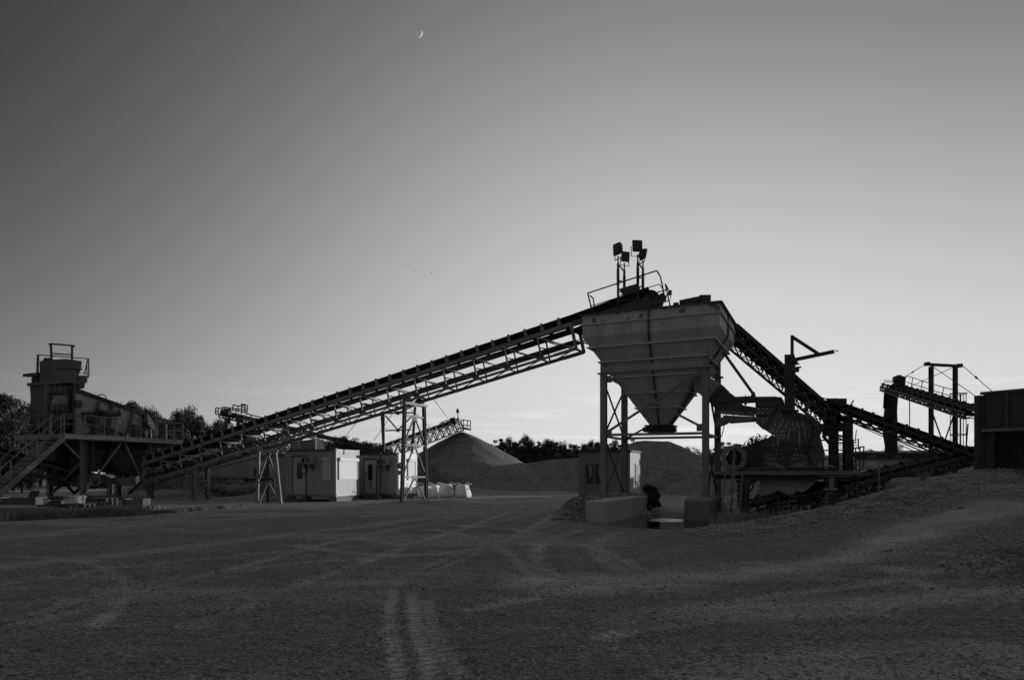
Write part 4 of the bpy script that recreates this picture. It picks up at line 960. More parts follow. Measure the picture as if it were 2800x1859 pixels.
bt = thing('pipe_bundle', Vector((gp_.x, gp_.y, 0)), 'upright bundle of shiny and dark pipes standing on the pallets', 'pipes')
for k in range(7):
    p = Vector((gp_.x-.2+.065*k, gp_.y+.05*(k%2), .1)); m = MB(); m.tube(p, p+Z*(.93-.02*(k%3)), .034, 8); part('pipe', m, metal_s if k in (4,5) else steel_d, bt, True)
m = MB(); m.box((gp_.x-.1, gp_.y-.2, -.02), (gp_.x+.45, gp_.y+.25, .16)); part('base_box', m, steel, bt)
m = MB(); m.ring(PD(260, 1313, 35), Vector((.9,-.42,0)), .24, .265, .02, 24); single('cable_loop', m, steel_l, 'thin pale loop of cable hanging on a brace of the screening platform', 'cable')
m = MB(); m.path([PD(243, 1318, 34.8), PD(238, 1340, 34.5), PD(231, 1362, 34.3)], .02); single('loose_cable', m, steel_l, 'pale cable hanging straight down to the pallets', 'cable')
# ---------------------------------------------------------------- pallets and goods along the grass strip
def pallet_tree(loc, rz, lab):
    t = thing('pallet', loc, lab, 'pallet', 'pallets along the grass strip')
    def P(x, y, z): return Vector(loc)+Matrix.Rotation(rz, 3, 'Z')@Vector((x, y, z))
    X = Matrix.Rotation(rz, 3, 'Z')@Vector((1,0,0)); Y = Matrix.Rotation(rz, 3, 'Z')@Vector((0,1,0))
    m = MB()
    for i in range(6): m.pbox(P(-.6, -.4+i*.137, .12), X*1.2, Y*.1, Z*.022)
    part('top_boards', m, wood, t)
    m = MB()
    for x in (-.6, -.05, .5):
        for y in (-.4, -.05, .3): m.pbox(P(x, y, .022), X*.1, Y*.1, Z*.095)
    for y in (-.4, -.05, .3): m.pbox(P(-.6, y, 0), X*1.2, Y*.1, Z*.022)
    part('blocks', m, wood, t); return t
def gpt(px, py): d = EYE*FPX/(py-HY); return Vector(((px-CX)*d/FPX, d, 0))
spots = [(30,1412,0,'lowest pallet at the far left edge of the stacks'), (30,1412,1,'second pallet up in the far left stack'), (70,1410,0,'bottom pallet right of the far left stack'), (150,1398,0,'low pallet under the dark stacked plates'),
         (202,1396,0,'bottom pallet under the shiny rods'), (205,1396,1,'upper pallet directly under the shiny rods'), (268,1394,0,'bottom pallet left of the pale crate behind weeds'), (270,1390,1,'second pallet in the weedy stack left of the pale crate'), (272,1388,2,'top pallet in the weedy stack left of the pale crate'), (374,1391,0,'pallet under the pale crate')]
for px, py, lv, lab in spots:
    g = gpt(px, py); pallet_tree((g.x, g.y, gz(g.x, g.y)+.145*lv), random.uniform(-.12, .12), lab)
def crate(px, py, dz, lx, ly, lz, lab, mt, ends=None, rz=0.0):
    g = gpt(px, py); t = thing('crate', (g.x, g.y, gz(g.x,g.y)+dz), lab, 'crate'); R = Matrix.Rotation(rz, 3, 'Z'); X = R@Vector((1,0,0)); Y = R@Vector((0,1,0)); o = Vector((g.x, g.y, gz(g.x,g.y)+dz))-X*lx/2-Y*ly/2
    m = MB()
    for i in range(3): m.pbox(o+Z*(lz*i/3+.005), X*lx, Y*.025, Z*(lz/3-.012)); m.pbox(o+Y*(ly-.025)+Z*(lz*i/3), X*lx, Y*.025, Z*(lz/3-.01))
    m.pbox(o+Y*.03+Z*.0, X*lx, Y*(ly-.06), Z*.02); part('boards', m, mt, t)
    m = MB()
    for x in (-.01, lx-.07): m = MB(); m.pbox(o+X*x-Y*.02, X*.08, Y*(ly+.04), Z*(lz+.03)); part('end_board', m, ends or mt, t)
    return t
crate(374, 1390, .15, .85, .6, .26, 'pale open crate with bright ends on a pallet at the right end of the row', wood_l, wood)
crate(60, 1400, .31, 1.5, .7, .27, 'long pale crate with a label slot on the far left stack', wood, wood, .05)
crate(150, 1394, .16, 1.0, .7, .22, 'low dark crate with flat plates left of the shiny rods', wood)
crate(238, 1384, .16, 1.2, .8, .16, 'flat crate of planks behind the shiny rods', wood)
g = gpt(208, 1396); rb = thing('rod_stack', (g.x, g.y, .30), 'stack of shiny steel rods on a pallet', 'rods')
for k in range(5):
    for j in range(2): m = MB(); p = Vector((g.x-.3-.02*k, g.y-.25+.3*j, .33+.07*k)); m.tube(p, p+Vector((.62+.03*k,.02,0)), .024, 8); part('rod', m, metal_s, rb, True)
g = gpt(190, 1388); m = MB()
for k in range(4): m.box((g.x-1.3+.05*k, g.y+.2, .34+.045*k), (g.x+.3, g.y+.8, .37+.045*k))
single('plank_stack', m, wood, 'thin dark stack of long planks behind the crates', 'planks')
m = MB(); p = gpt(250, 1385); m.box((p.x-.6,p.y+.5,.42),(p.x+.9,p.y+.9,.48)); m.box((p.x-.6,p.y+.45,.30),(p.x-.5,p.y+.9,.42)); m.box((p.x+.8,p.y+.45,.30),(p.x+.9,p.y+.9,.42)); single('trestle_bench', m, wood, 'long low board on blocks above the middle pallets', 'bench')
p = gpt(58, 1392); m = MB(); m.prism([Vector((p.x-.2,p.y+.6,.3)), Vector((p.x+.22,p.y+.6,.3)), Vector((p.x+.26,p.y+.75,.78)), Vector((p.x-.14,p.y+.75,.78))], Vector((0,.04,0))); single('leaning_panel', m, steel_k, 'small dark panel leaning upright behind the far left crate', 'panel')
# ================================================================ CENTRE: SHED
SD = 35.0
s0 = PD(1722, 1374, SD); sb = Vector((-.985, .175, 0)); sa = Vector((.42, .907, 0)); s0.z = -.1
sh = thing('weigh_hut', Vector((s0.x, s0.y, 0)), 'small corrugated hut with a sunlit end wall standing behind the hopper legs', 'hut')
LW, WW, HH = 2.62, 2.1, 2.72
nfr = (-sa+sb*0).normalized(); nfr = Vector((-.175, -.985, 0)); nrt = Vector((.907, -.42, 0))
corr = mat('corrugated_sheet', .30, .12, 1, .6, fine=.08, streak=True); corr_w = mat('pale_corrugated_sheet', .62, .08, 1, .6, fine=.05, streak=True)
o = s0
m = MB(); m.pbox(o, sb*LW, sa*.05, Z*HH); k = 17
for i in range(k): m.pbox(o+sb*(LW*(i+.1)/k)-Vector((0,.02,0)), sb*(LW*.6/k), Vector((0,.03,0)), Z*HH)
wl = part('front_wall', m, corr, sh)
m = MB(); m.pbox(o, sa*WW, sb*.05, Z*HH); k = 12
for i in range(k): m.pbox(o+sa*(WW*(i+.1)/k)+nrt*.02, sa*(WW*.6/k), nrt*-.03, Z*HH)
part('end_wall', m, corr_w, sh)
m = MB(); m.pbox(o+sb*(LW-.05), sa*WW, sb*.05, Z*HH); m.pbox(o+sa*(WW-.05), sb*LW, sa*.05, Z*HH); part('rear_walls', m, corr, sh)
m = MB(); q = o+Z*HH-sb*.12-sa*.12; m.pbox(q, sb*(LW+.32), sa*(WW+.24), Z*.05); m.pbox(q+Z*.05+sb*.03, sb*(LW+.24), sa*(WW+.2), Z*.05); part('roof', m, steel_k, sh)
def wq(x, z): return o+sb*x+Z*z-Vector((.0,.045,0))
m = MB()
for (a, b, c, d) in ((1.38,2.32,1.0,1.06),(1.38,2.32,2.08,2.13),(1.38,1.43,1.0,2.13),(2.27,2.32,1.0,2.13),(1.80,1.86,1.0,2.13),(1.3,2.4,.93,1.0)): m.pbox(wq(a,c), sb*(b-a), Vector((0,-.03,0)), Z*(d-c))
wf = part('front_window', m, steel, sh)
m = MB(); m.pbox(wq(1.42,1.04)+Vector((0,.01,0)), sb*.86, Vector((0,-.01,0)), Z*1.06); part('pane', m, glass_d, wf)
m = MB(); m.pbox(wq(1.42,1.5)-Vector((0,.003,0)), sb*.16, Vector((0,-.003,0)), Z*.5); m.prism([wq(1.95,2.0)-Vector((0,.003,0)), wq(2.08,2.0)-Vector((0,.003,0)), wq(2.03,1.35)-Vector((0,.003,0)), wq(1.98,1.5)-Vector((0,.003,0))], Vector((0,-.002,0))); m.pbox(wq(2.2,1.25)-Vector((0,.003,0)), sb*.05, Vector((0,-.003,0)), Z*.15); part('papers', m, grey_p, wf)
def eq(y, z): return o+sa*y+Z*z+nrt*.035
m = MB()
for (a, b, c, d) in ((1.0,1.5,1.0,1.06),(1.0,1.5,2.1,2.16),(1.0,1.06,1.0,2.16),(1.44,1.5,1.0,2.16),(1.18,1.30,1.0,2.16)): m.pbox(eq(a,c), sa*(b-a), nrt*.03, Z*(d-c))
wf = part('end_window', m, white_p, sh)
m = MB(); m.pbox(eq(1.05,1.05), sa*.4, nrt*.01, Z*1.06); part('pane', m, glass_d, wf)
m = MB(); m.pbox(o+sb*LW-Vector((0,.3,0))+Vector((-.3,0,0))+Z*.1, Vector((.3,0,0)), Vector((0,.3,0)), Z*.22); single('small_step', m, steel_d, 'small dark box at the left foot of the corrugated hut', 'box')
# pond
m = MB(); pts = []
for i in range(48):
    t = 2*math.pi*i/48; pts.append(Vector((4.9+2.4*math.cos(t), 23.4+3.7*math.sin(t), -.085)))
m.add(pts, [tuple(range(48))]); rip = PD(1812, 1421, 24.0); wm_ = bpy.data.materials.new('puddle_water'); wm_.use_nodes = True; q = wm_.node_tree.nodes['Principled BSDF']
q.inputs['Base Color'].default_value = (.012,.012,.012,1); q.inputs['Roughness'].default_value = .03
nn = wm_.node_tree.nodes; ll = wm_.node_tree.links
no = nn.new('ShaderNodeTexNoise'); no.inputs['Scale'].default_value = 1.3; no.inputs['Detail'].default_value = 3; ge = nn.new('ShaderNodeNewGeometry'); ll.new(ge.outputs[0], no.inputs[0])
bu = nn.new('ShaderNodeBump'); bu.inputs['Strength'].default_value = .6; bu.inputs['Distance'].default_value = .02; vd = nn.new('ShaderNodeVectorMath'); vd.operation = 'DISTANCE'; ll.new(ge.outputs[0], vd.inputs[0]); vd.inputs[1].default_value = (rip.x, rip.y, -.085)
def wq_(op, a, b=0.0):
    k = nn.new('ShaderNodeMath'); k.operation = op
    for i, v in enumerate((a, b)):
        if isinstance(v, (int, float)): k.inputs[i].default_value = v
        else: ll.new(v, k.inputs[i])
    return k.outputs[0]
env = wq_('MAXIMUM', wq_('SUBTRACT', 1.0, wq_('DIVIDE', vd.outputs['Value'], .9)), 0.0)
hh_ = wq_('ADD', wq_('MULTIPLY', no.outputs[0], .25), wq_('MULTIPLY', env, wq_('SINE', wq_('MULTIPLY', vd.outputs['Value'], 34.0))))
ll.new(hh_, bu.inputs['Height']); ll.new(bu.outputs[0], q.inputs['Normal'])
single('puddle', m, wm_, 'dark still puddle between the retaining wall and the stained plinth', 'puddle', kind='structure')
# ================================================================ RIGHT: CRUSHER
VC = .5
f7 = lambda v: zp(1990, 1090, 6.82, lambda x, y: PV(x, y, v)); f5 = lambda v: zp(1900, 1020, 5.6, lambda x, y: PV(x, y, v)); f6 = lambda v: zp(1940, 1180, 5.135, lambda x, y: PV(x, y, v))
cr = thing('impact_crusher', H(7, 1.2, 1.6), 'dark riveted crusher housing with a flywheel bearing, standing on the deck right of the hopper', 'crusher')
F = f7(VC); crm = mat('crusher_steel', .14, .3, 1.5, .6, 0, .15, fine=.3, spots=.42, sscale=3, scol=.5)
m = MB(); m.prism([F(*p) for p in ((520,-35),(1000,-35),(1000,40),(1180,215),(1480,300),(1640,400),(1710,640),(1810,1000),(1795,1350),(640,1350),(640,900),(880,680),(720,600),(660,560),(520,430))], V*1.8); part('housing', m, crm, cr)
m = MB(); G = f7(VC-.05); m.prism([G(*p) for p in ((515,-40),(905,-45),(905,130),(515,130))], V*1.9); part('inlet_box', m, steel_d, cr)
m = MB(); m.path([G(515,130), G(900,130)], .04); m.path([G(515,300), G(800,300)], .035); m.path([G(900,150), G(680,560)], .06); m.path([G(540,430), G(680,560)], .05)
for x in (560, 720, 800, 860): m.box(G(x,12)-Vector((.06,.05,.06)), G(x,12)+Vector((.1,.05,.08)))
part('flanges', m, steel_d, cr)
G = f7(VC-.07); m = MB(); 
for q in (((640,890),(860,690),.22), ((1465,820),(1545,500),.2), ((1440,230),(1545,40),.18)): m = MB(); m.beam(G(*q[0]), G(*q[1]), q[2], .15); part('strut', m, steel_d, cr)
m = MB(); m.prism([f7(1.3)(*p) for p in ((860,690),(560,790),(200,920),(240,1330),(660,1330),(640,900))], V*.5); part('belt_guard', m, steel_d, cr)
# bolts, one mesh per pattern
bm = mat('bolt_heads', .85, .1, 9, .5, 0)
bm_pts = [(570,185),(650,185),(738,187),(850,187),(570,278),(650,278),(758,290),(572,370),(650,372),(738,370),(650,435),(708,440),(1005,275),(980,315),(1040,400),(1150,403),(1016,440),(1128,443),(993,482),(1103,485),(968,523),(1080,525),(885,480),(835,560),(945,562),(800,585),(838,612),(922,605),(998,606),(1042,606),(885,642),(922,678),(985,677),(1058,675),(940,733),(1040,730),(872,767),(940,778),(833,787),(843,827),(940,822),(776,861),(843,872),(940,872),(738,880),(770,942),(818,941),(866,941),(914,941),(722,942),
 (722,1035),(770,1035),(818,1035),(866,1035),(916,1033),(965,1030),(1015,1030),(722,1128),(770,1125),(818,1125),(866,1125),(968,1122),(1040,1100),(712,1195),(770,1195),(818,1217),(866,1215),(914,1213),(1215,440),(1290,443),(1390,440),(1215,492),(1290,490),(1390,487),(1235,538),(1335,535),(1436,530),(1158,542),(1160,588),(1235,583),(1436,578),(1137,633),(1235,630),(1335,628),(1436,627),(1137,680),(1235,678),(1335,675),(1436,673),(1137,727),(1235,722),(1335,720),(1436,718),(1137,773),(1237,770),(1337,768),(1337,818),(1213,842),(1337,862),(1337,908),(1265,933),(1337,953),(1240,1000),(1313,1000),(1388,998),(1268,1023),(1250,1053),(1313,1048),(1388,1045),(1215,1118),(1265,1118),(1316,1118)]
m = MB(); G = f7(VC-.012)
for x, y in bm_pts: p = G(x, y); m.tube(p, p-V*.03, .023, 6)
part('bolt_heads', m, bm, cr)['kind'] = 'stuff'
G = f7(VC-.03); m = MB(); c = G(1093, 885)
for r0, r1, t in ((.17, .26, .10), (.10, .15, .16)): m.ring(c, V, r0, r1, t, 28)
m.tube(c-V*.02, c+V*.1, .1, 16); m.prism([G(960,960), G(1225,960), G(1160,870), G(1030,870)], V*.05); part('rotor_bearing', m, steel_d, cr)
m = MB(); c = f7(VC-.3)(1600, 865); m.ring(c, V, .26, .29, .05, 28); m.beam(c-U*.27, c+U*.27, .04); m.beam(c-Z*.27, c+Z*.27, .04); m.tube(c-V*.1, c+V*.4, .05, 8); part('hand_wheel', m, steel_d, cr)
G = f7(VC-.1)
for a in (((630,905),(1000,885)), ((1290,868),(1590,858))): m = MB(); m.beam(G(*a[0]), G(*a[1]), .08, .06); part('pipe', m, steel_d, cr)
m = MB()
m.box(G(1190,610), G(1190,610)+Vector((.5,.08,-.7))); part('hatch', m, steel_d, cr); m = MB(); m.path([G(1210,220),G(1250,300),G(1350,340),G(1380,300)], .07); part('hydraulic_hose', m, steel_d, cr); m = MB(); m.path([G(1470,320),G(1560,380),G(1620,430),G(1640,540)], .1); part('hydraulic_pipe', m, steel_d, cr)
for x, y in ((960,60),(990,50),(1240,260),(1290,300),(1370,320),(1500,360),(1640,620),(1700,640)): q = MB(); q.tube(G(x,y), G(x,y)-V*.1, .09, 7); part('valve', q, steel_d, cr)
m = MB(); G = f7(VC-.08)
for x in (940, 1088): m.beam(G(x,1000), G(x,1235), .06, .1)
m.beam(G(640,985), G(1500,985), .06, .08); m.prism([G(640,1000),(G(690,1000)),G(690,1235),G(640,1235)], V*.02); part('stiffeners', m, steel_d, cr)
# motor with ring guard
mo = thing('drive_motor', f5(.0)(600, 1400), 'round drive motor with a broad ring cover on the left end of the crusher deck', 'motor')
c = f5(.0)(600, 1295); m = MB(); m.ring(c, V, .27, .44, .25, 28, .12); part('ring_cover', m, steel, mo)
m = MB(); m.tube(c, c+V*.9, .27, 20); m.tube(c-V*.06, c, .1, 10); part('body', m, steel_k, mo, True)
m = MB(); m.box(f5(0)(480,1400)+Vector((0,0,-.02)), f5(0)(720,1385)+Vector((0,.8,.05))); part('base', m, steel_d, mo)
# deck
dk = thing('crusher_deck', H(7, 1, 0), 'heavy steel deck at eye level carrying the crusher, on two piers', 'platform')
VD = -.35
def dk_u(px): return uvof(PV(px, 1290, VD))[0]
uL, uR = dk_u(1952), dk_u(2352)
m = MB(); m.hbox(uL, uR, VD, 3.2, 1.545, 1.58); m.hbox(uL+.02, uR-.05, VD+.15, 3.1, 1.33, 1.50); part('deck_plate', m, steel_k, dk)
m = MB(); m.hbox(uL, uR, VD-.05, VD, 1.50, 1.63); part('edge_channel', m, dust, dk)
m = MB()
for v in (.1, 1.9): m.hbox(uL+.4, uR-1.6, v, v+.25, 1.58, 1.63); m.hbox(uL+.4, uR-1.6, v+.1, v+.15, 1.63, 1.72); m.hbox(uL+.4, uR-1.6, v, v+.25, 1.72, 1.76)
part('skid_beams', m, dust, dk)
m = MB()
for (cx_, r_) in ((8.3, .35), (7.6, .5), (8.6, .3), (6.9, .3)):
    p = H(cx_-.3, .25, 1.76); rr = [[p+Vector((math.cos(t)*r_, math.sin(t)*r_*.6, 0)) for t in [k*math.pi/6 for k in range(12)]], [p+Vector((math.cos(t)*r_*.35, math.sin(t)*r_*.25, r_*.25)) for t in [k*math.pi/6 for k in range(12)]], [p+Vector((math.cos(t)*.03, math.sin(t)*.03, r_*.36)) for t in [k*math.pi/6 for k in range(12)]]]; m.loft(rr)
part('dust_piles', m, dust, dk, True)
G = f6(VD)
m = MB(); m.path([G(340,242), G(690,245), G(1060,270), G(1385,246), G(1560,262), G(1900,258), G(2165,208)], .024); m.path([G(380,385), G(690,385), G(1100,405), G(1385,390), G(2050,376), G(2150,350)], .02); m.path([G(1420,540), G(2150,530)], .02)
m.path([G(1600,525), G(1750,525), G(2140,370)], .025); hr = part('handrail', m, steel_k, dk)
for x0, x1, y0, y1 in ((690,690,240,610),(722,722,240,610),(1385,1385,240,610),(1412,1412,240,560),(1600,1590,390,525),(1815,1815,395,520),(1990,2030,260,540),(2052,2055,225,550),(2110,2112,220,550),(2168,2152,205,540)):
    m = MB(); m.beam(G(x0,y0), G(x1,y1), .045); part('rail_post', m, steel_k, hr)
m = MB(); m.prism([G(363,660), G(590,660), G(540,760), G(538,1160), G(400,1160), G(385,740)], V*.6); m.prism([G(500,660),G(520,660),G(520,1160),G(500,1160)], V*-.1); part('pier', m, steel_d, dk)
m = MB(); m.prism([G(1590,655), G(1830,655), G(1760,780), G(1758,1160), G(1640,1160), G(1640,760)], V*.6); part('pier', m, steel_k, dk)
m = MB(); m.prism([G(1680,630), G(1750,630), G(1750,790), G(1795,790), G(1795,825), G(1600,825), G(1600,790), G(1675,790)], V*-.12); part('bracket', m, steel, dk)
G = f6(.3); m = MB(); m.prism([G(700,665), G(1530,665), G(1440,760), G(1250,905), G(703,905)], V*1.6); part('discharge_hood', m, mat('hood_plate', .45, .08, 1, .7, fine=.05), dk)
m = MB(); m.prism([f6(.7)(*p) for p in ((950,900),(1200,900),(1150,960),(960,985))], V*.9); part('discharge_skirt', m, rubber, dk)
ladder('deck_ladder', H(4.95, -1.0, .0)+Vector((-.22,0,0)), H(4.9, -.45, 1.58)+Vector((-.1,0,0)), (.95,-.3,0), .62, 9, steel, 'wide metal ladder leading up to the left end of the crusher deck', flat=True)
m = MB(); G = f6(-.75); m.path([G(350,270), G(345,560), G(300,1130)], .035); m.path([G(328,400), G(290,860)], .02); single('ladder_handrail', m, steel, 'leaning pipe handrail beside the crusher deck ladder', 'handrail')
# hoses
G = f6(-.3); m = MB(); m.path([G(690,875), G(665,910), G(680,1010), G(680,1080), G(650,1135), G(600,1155), G(560,1150)], .05, 8); single('thick_hose', m, rubber, 'thick black hose curving down beside the left pier of the deck', 'hose')
m = MB(); m.path([G(610,670), G(630,700), G(600,790), G(545,860)], .03); m.path([G(590,690), G(545,800)], .02); single('thin_hose', m, rubber, 'thin black hose hanging under the deck beside the left pier', 'hose')
m = MB(); m.path([f6(-.5)(x, y) for x, y in ((1285,-30),(1330,140),(1365,260),(1400,380),(1470,480),(1530,540),(1650,545))], .02); single('slack_cable', m, rubber, 'slack black cable falling from the crane down to the crusher deck', 'cable')
# jib crane
jc = thing('jib_crane', PV(2160, 1122, .35), 'thick crane post on the crusher with a triangular jib arm', 'crane')
m = MB(); a = PV(2158.5,1124,.35); b = Vector((a.x, a.y, PV(2158,973,.35).z)); m.ibeam(a, b, .32, .3, .03, up=V); m.pbox(b-U*.17-V*.17, U*.34, V*.34, Z*.03); m.hbox(*(lambda q: (q[0]-.32, q[0]+.32, q[1]-.2, q[1]+.2))(uvof(a)), a.z-.02, a.z+.03); part('post', m, steel_k, jc)
a2_ = PV(2169,1120,.3); m = MB(); m.beam(Vector((a2_.x,a2_.y,PV(2166,1124,.3).z)), Vector((a2_.x,a2_.y,PV(2166,975,.3).z)), .12, .12); part('rear_post', m, steel_k, jc)
J0 = PV(2166, 985, .3); J1 = PD(2281, 961, 23.9); JT = Vector((J0.x, J0.y, PV(2166, 921, .3).z))
m = MB(); m.beam(Vector((J0.x, J0.y, J0.z-.2)), JT+Z*.05, .11, .11); part('mast', m, steel_k, jc)
m = MB(); m.ibeam(J0, J1, .1, .12, .02); part('arm', m, steel_k, jc)
m = MB(); m.beam(JT, J0+(J1-J0)*.66, .11, .11); part('stay', m, steel_k, jc)
m = MB(); e = (J1-J0).normalized(); m.tube(J1+e*.02, J1+e*.09, .015, 5); m.tube(J1+e*.09, J1+e*.16, .03, 6, .005); part('end_stop', m, steel_k, jc)
hoist = thing('chain_hoist', PV(2174, 1010, .25), 'chain hoist with a ribbed motor hanging under the root of the jib arm', 'hoist')
m = MB(); c = PV(2173, 988, .25); m.tube(c-U*.1, c+U*.1, .09, 10); m.beam(c-U*.12-Z*.1, c+U*.16-Z*.1, .05); part('trolley', m, steel_k, hoist)
m = MB(); c = PV(2173, 998, .25); m.ring(c, V, .03, .05, .03, 14); part('hook', m, steel_d, hoist)
m = MB(); c = PV(2174, 1010, .25); m.tube(c-U*.15, c+U*.14, .075, 10); m.pbox(c-U*.19-V*.08+Z*.05, U*.4, V*.16, Z*.04); m.tube(c-Z*.1+U*.05, c-Z*.02+U*.05, .08, 10); part('motor', m, steel_d, hoist)
m = MB(); m.path([PV(2168,1018,.25), PV(2168,1040,.25), PV(2167,1110,.25)], .012, 4); m.path([PV(2174,1018,.25), PV(2172,1060,.25), PV(2178,1105,.25), PV(2186,1150,.25)], .012, 4); part('chain', m, steel_k, hoist)
# feeder with chute
fd = thing('vibrating_feeder', PV(2000, 1110, 1.0), 'hanging vibrating feeder trough between the hopper chute and the crusher', 'feeder')
G = f5(.9)
m = MB(); m.prism([G(*p) for p in ((-15,-80),(160,-80),(165,20),(390,160),(410,175),(190,395),(190,430),(85,330),(-15,260))], V*1.1); part('chute', m, hop_m, fd)
m = MB(); G = f5(.8); m.prism([G(*p) for p in ((190,380),(385,175),(425,205),(225,415))], V*1.3); part('chute_flange', m, steel_d, fd)
G = f5(.95); m = MB(); m.prism([G(*p) for p in ((395,165),(475,240),(480,255),(600,345),(620,360),(300,370),(250,380),(410,195))], V*1.0); part('dust_cover', m, steel_d, fd)
G = f5(.85); m = MB(); m.prism([G(*p) for p in ((255,380),(930,345),(930,405),(262,442))], V*.08); m.prism([G(*p) for p in ((255,440),(930,402),(930,412),(262,450))], V*-.08); m.prism([G(*p) for p in ((560,420),(640,360),(655,360),(575,420))], V*-.05)
part('support_beam', m, steel_d, fd)
m = MB(); m.prism([p+V*1.2 for p in [G(*p) for p in ((255,380),(930,345),(930,405),(262,442))]], V*.08); part('support_beam', m, steel_d, fd)
m = MB(); m.prism([G(*p) for p in ((225,440),(670,425),(730,490),(925,522),(925,600),(330,560),(250,480))], V*1.1); part('trough', m, steel_d, fd)
m = MB(); m.prism([G(*p) for p in ((325,568),(920,600),(922,668),(420,628),(335,600))], V*-.05); m.prism([G(*p) for p in ((400,640),(920,668),(915,718),(500,748),(460,655))], V*1.0)
for x in (480, 585, 690, 790): m.prism([G(x,580),G(x+10,580),G(x+10,660),G(x,655)], V*-.09)
part('trough_frame', m, steel, fd)
G = f5(.7); m = MB(); m.prism([G(*p) for p in ((305,705),(455,660),(497,758),(345,817))], V*.5); mt_ = part('vibrator_box', m, steel, fd)
m = MB(); m.path([G(450,795), G(438,860), G(415,950), G(370,1010), G(330,1028)], .018); part('vibrator_cable', m, rubber, fd)
for x, y0, y1 in ((365, 300, 580), (775, 330, 640)):
    m = MB(); G = f5(.72); m.tube(G(x,y0), G(x,y1-80), .015, 6); m.ring(G(x,y1-55), V, .03, .055, .04, 12); m.tube(G(x,y1-30), G(x,y1+10), .045, 6); m.tube(G(x,y0+170 if x<400 else y0+135), G(x,y0+190 if x<400 else y0+155), .05, 6); part('hanger', m, steel_d, fd)
m = MB(); m.beam(PV(1977, 962, 1.0), f5(1.0)(895, 320), .11); m.tube(f5(1.0)(895, 350), f5(1.0)(895, 290), .1, 8, .06); single('stay_bar', m, steel_d, 'straight steel stay running from the hopper side down to the feeder', 'stay')
# discharge conveyor out of the crusher pit
dc0 = PD(2105, 1419, 23.6); dc1 = PD(2690, 1262, 31.5)
t, r = small_conv('discharge_conveyor', 'dark low conveyor climbing out of the pit below the crusher towards the feed bin', dc0, dc1, Vector((-.55,.83,0)), .8, .34, 13, tm=steel_k, top=.28, idlers=1, dg=.05)
m = MB(); c = PD(2100, 1412, 23.7); m.tube(c-V*.05, c+V*.85, .18, 18); m.ring(c-V*.07, V, .15, .19, .03, 20); part('tail_pulley', m, steel_k, t)
for px, py in ((2470, 1330), (2565, 1305)): 
    m = MB(); c = PD(px, py, 27.5 if px < 2500 else 29.2); m.beam(c+Z*.3, c-Z*.55, .35, .1); part('support_leg', m, steel_k, t)
m = MB(); m.path([PD(2290,1297,22.9), PD(2403,1275,22.9)], .012); m.path([PD(2250,1303,22.9), PD(2330,1301,22.9)], .012); single('guard_wire', m, steel, 'thin wire running up to the single fence post right of the deck', 'wire')
m = MB(); m.beam(PD(2403,1368,21.5), PD(2403,1272,21.5), .045); single('fence_post', m, steel, 'single thin pale fence post on the ramp crest', 'fence post')
m = MB(); m.path([PD(2270,1306,22.2), PD(2403,1300,21.9), PD(2520,1300,23), PD(2680,1288,24)], .018); single('long_cable', m, rubber, 'long black cable strung low along the ramp crest', 'cable')
# second elevating conveyor (behind the crusher up to the hopper)
E0 = Vector(PD(2264, 1180, 34.5)); E1 = Vector(PD(1962, 926, 30.3))
sd2 = Vector((.62, -.78, 0))
e2 = thing('elevating_conveyor', Vector((E0.x, E0.y, 0)), 'steep dark truss conveyor rising behind the crusher to the right side of the hopper', 'conveyor')
dirh = Vector(((E1-E0).x, (E1-E0).y, 0)).normalized(); sdn = Vector((dirh.y, -dirh.x, 0)); sdn = sdn if sdn.x > 0 else -sdn
belt_conveyor(e2, E0, E1, sdn, .85, .42, 11, tm=steel_k, top=.14, idlers=0, rollers=True, dg=.045, stringer=.12, ch=.08)
m = MB(); dE = E1-E0; nE = dE.normalized(); uE = nE.cross(sdn); uE = uE if uE.z > 0 else -uE
m.pbox(E0+uE*.22+sdn*.1, sdn*.7, dE, uE*.02); part('belly_pan', m, rubber, e2)
m = MB(); c = PV(1888, 829, 2.4); m.tube(c-U*.42-Z*.03, c+U*.32+Z*.05, .2, 18); m.tube(c-U*.7-V*.0, c-U*.5, .1, 8); m.box(c+Vector((.35,-.2,-.15)), c+Vector((.8,.3,.3))); m.tube(c+Vector((.55,-.05,.1)), c+Vector((.55,-.05,.22)), .13, 10)
part('head_drum', m, steel_k, e2, True)
# columns carrying it
for px, lab in ((2279, 'left'), (2318, 'right')):
    a = PD(px, 1250, 35.5); t = thing('conveyor_column', Vector((a.x, a.y, 0)), 'broad dark column behind the crusher, %s one of the two' % lab, 'column', 'columns below the conveyor transfer point')
    m = MB(); m.ibeam(Vector((a.x,a.y,-.1)), Vector((a.x,a.y,EYE+(HY-(1155 if px < 2300 else 1140))*35.5/FPX)), .38, .36, .04, up=(0,1,0)); part('shaft', m, steel_k, t)
    m = MB(); m.box((a.x-.4,a.y-.35,-.1),(a.x+.4,a.y+.35,.15)); part('foot', m, concrete_s, t)
ft2 = thing('transfer_platform', PD(2285, 1165, 34), 'dark transfer chute platform where two conveyors meet behind the crusher', 'platform')
m = MB(); m.prism([PD(x,y,34) for x,y in ((2252,1165),(2262,1158),(2300,1160),(2312,1170),(2300,1176),(2250,1176))], Vector((0,1.5,0))); m.path([PD(x,y,34) for x,y in ((2240,1176),(2320,1176))], .06); part('platform', m, steel_k, ft2)
m = MB()
for x in (2255, 2290, 2310): m.beam(PD(x,1125,34), PD(x,1175,34), .06)
m.beam(PD(2250,1192,34.5), PD(2276,1222,35), .1); m.beam(PD(2318,1196,35), PD(2290,1190,35), .1); part('frame', m, steel_k, ft2)
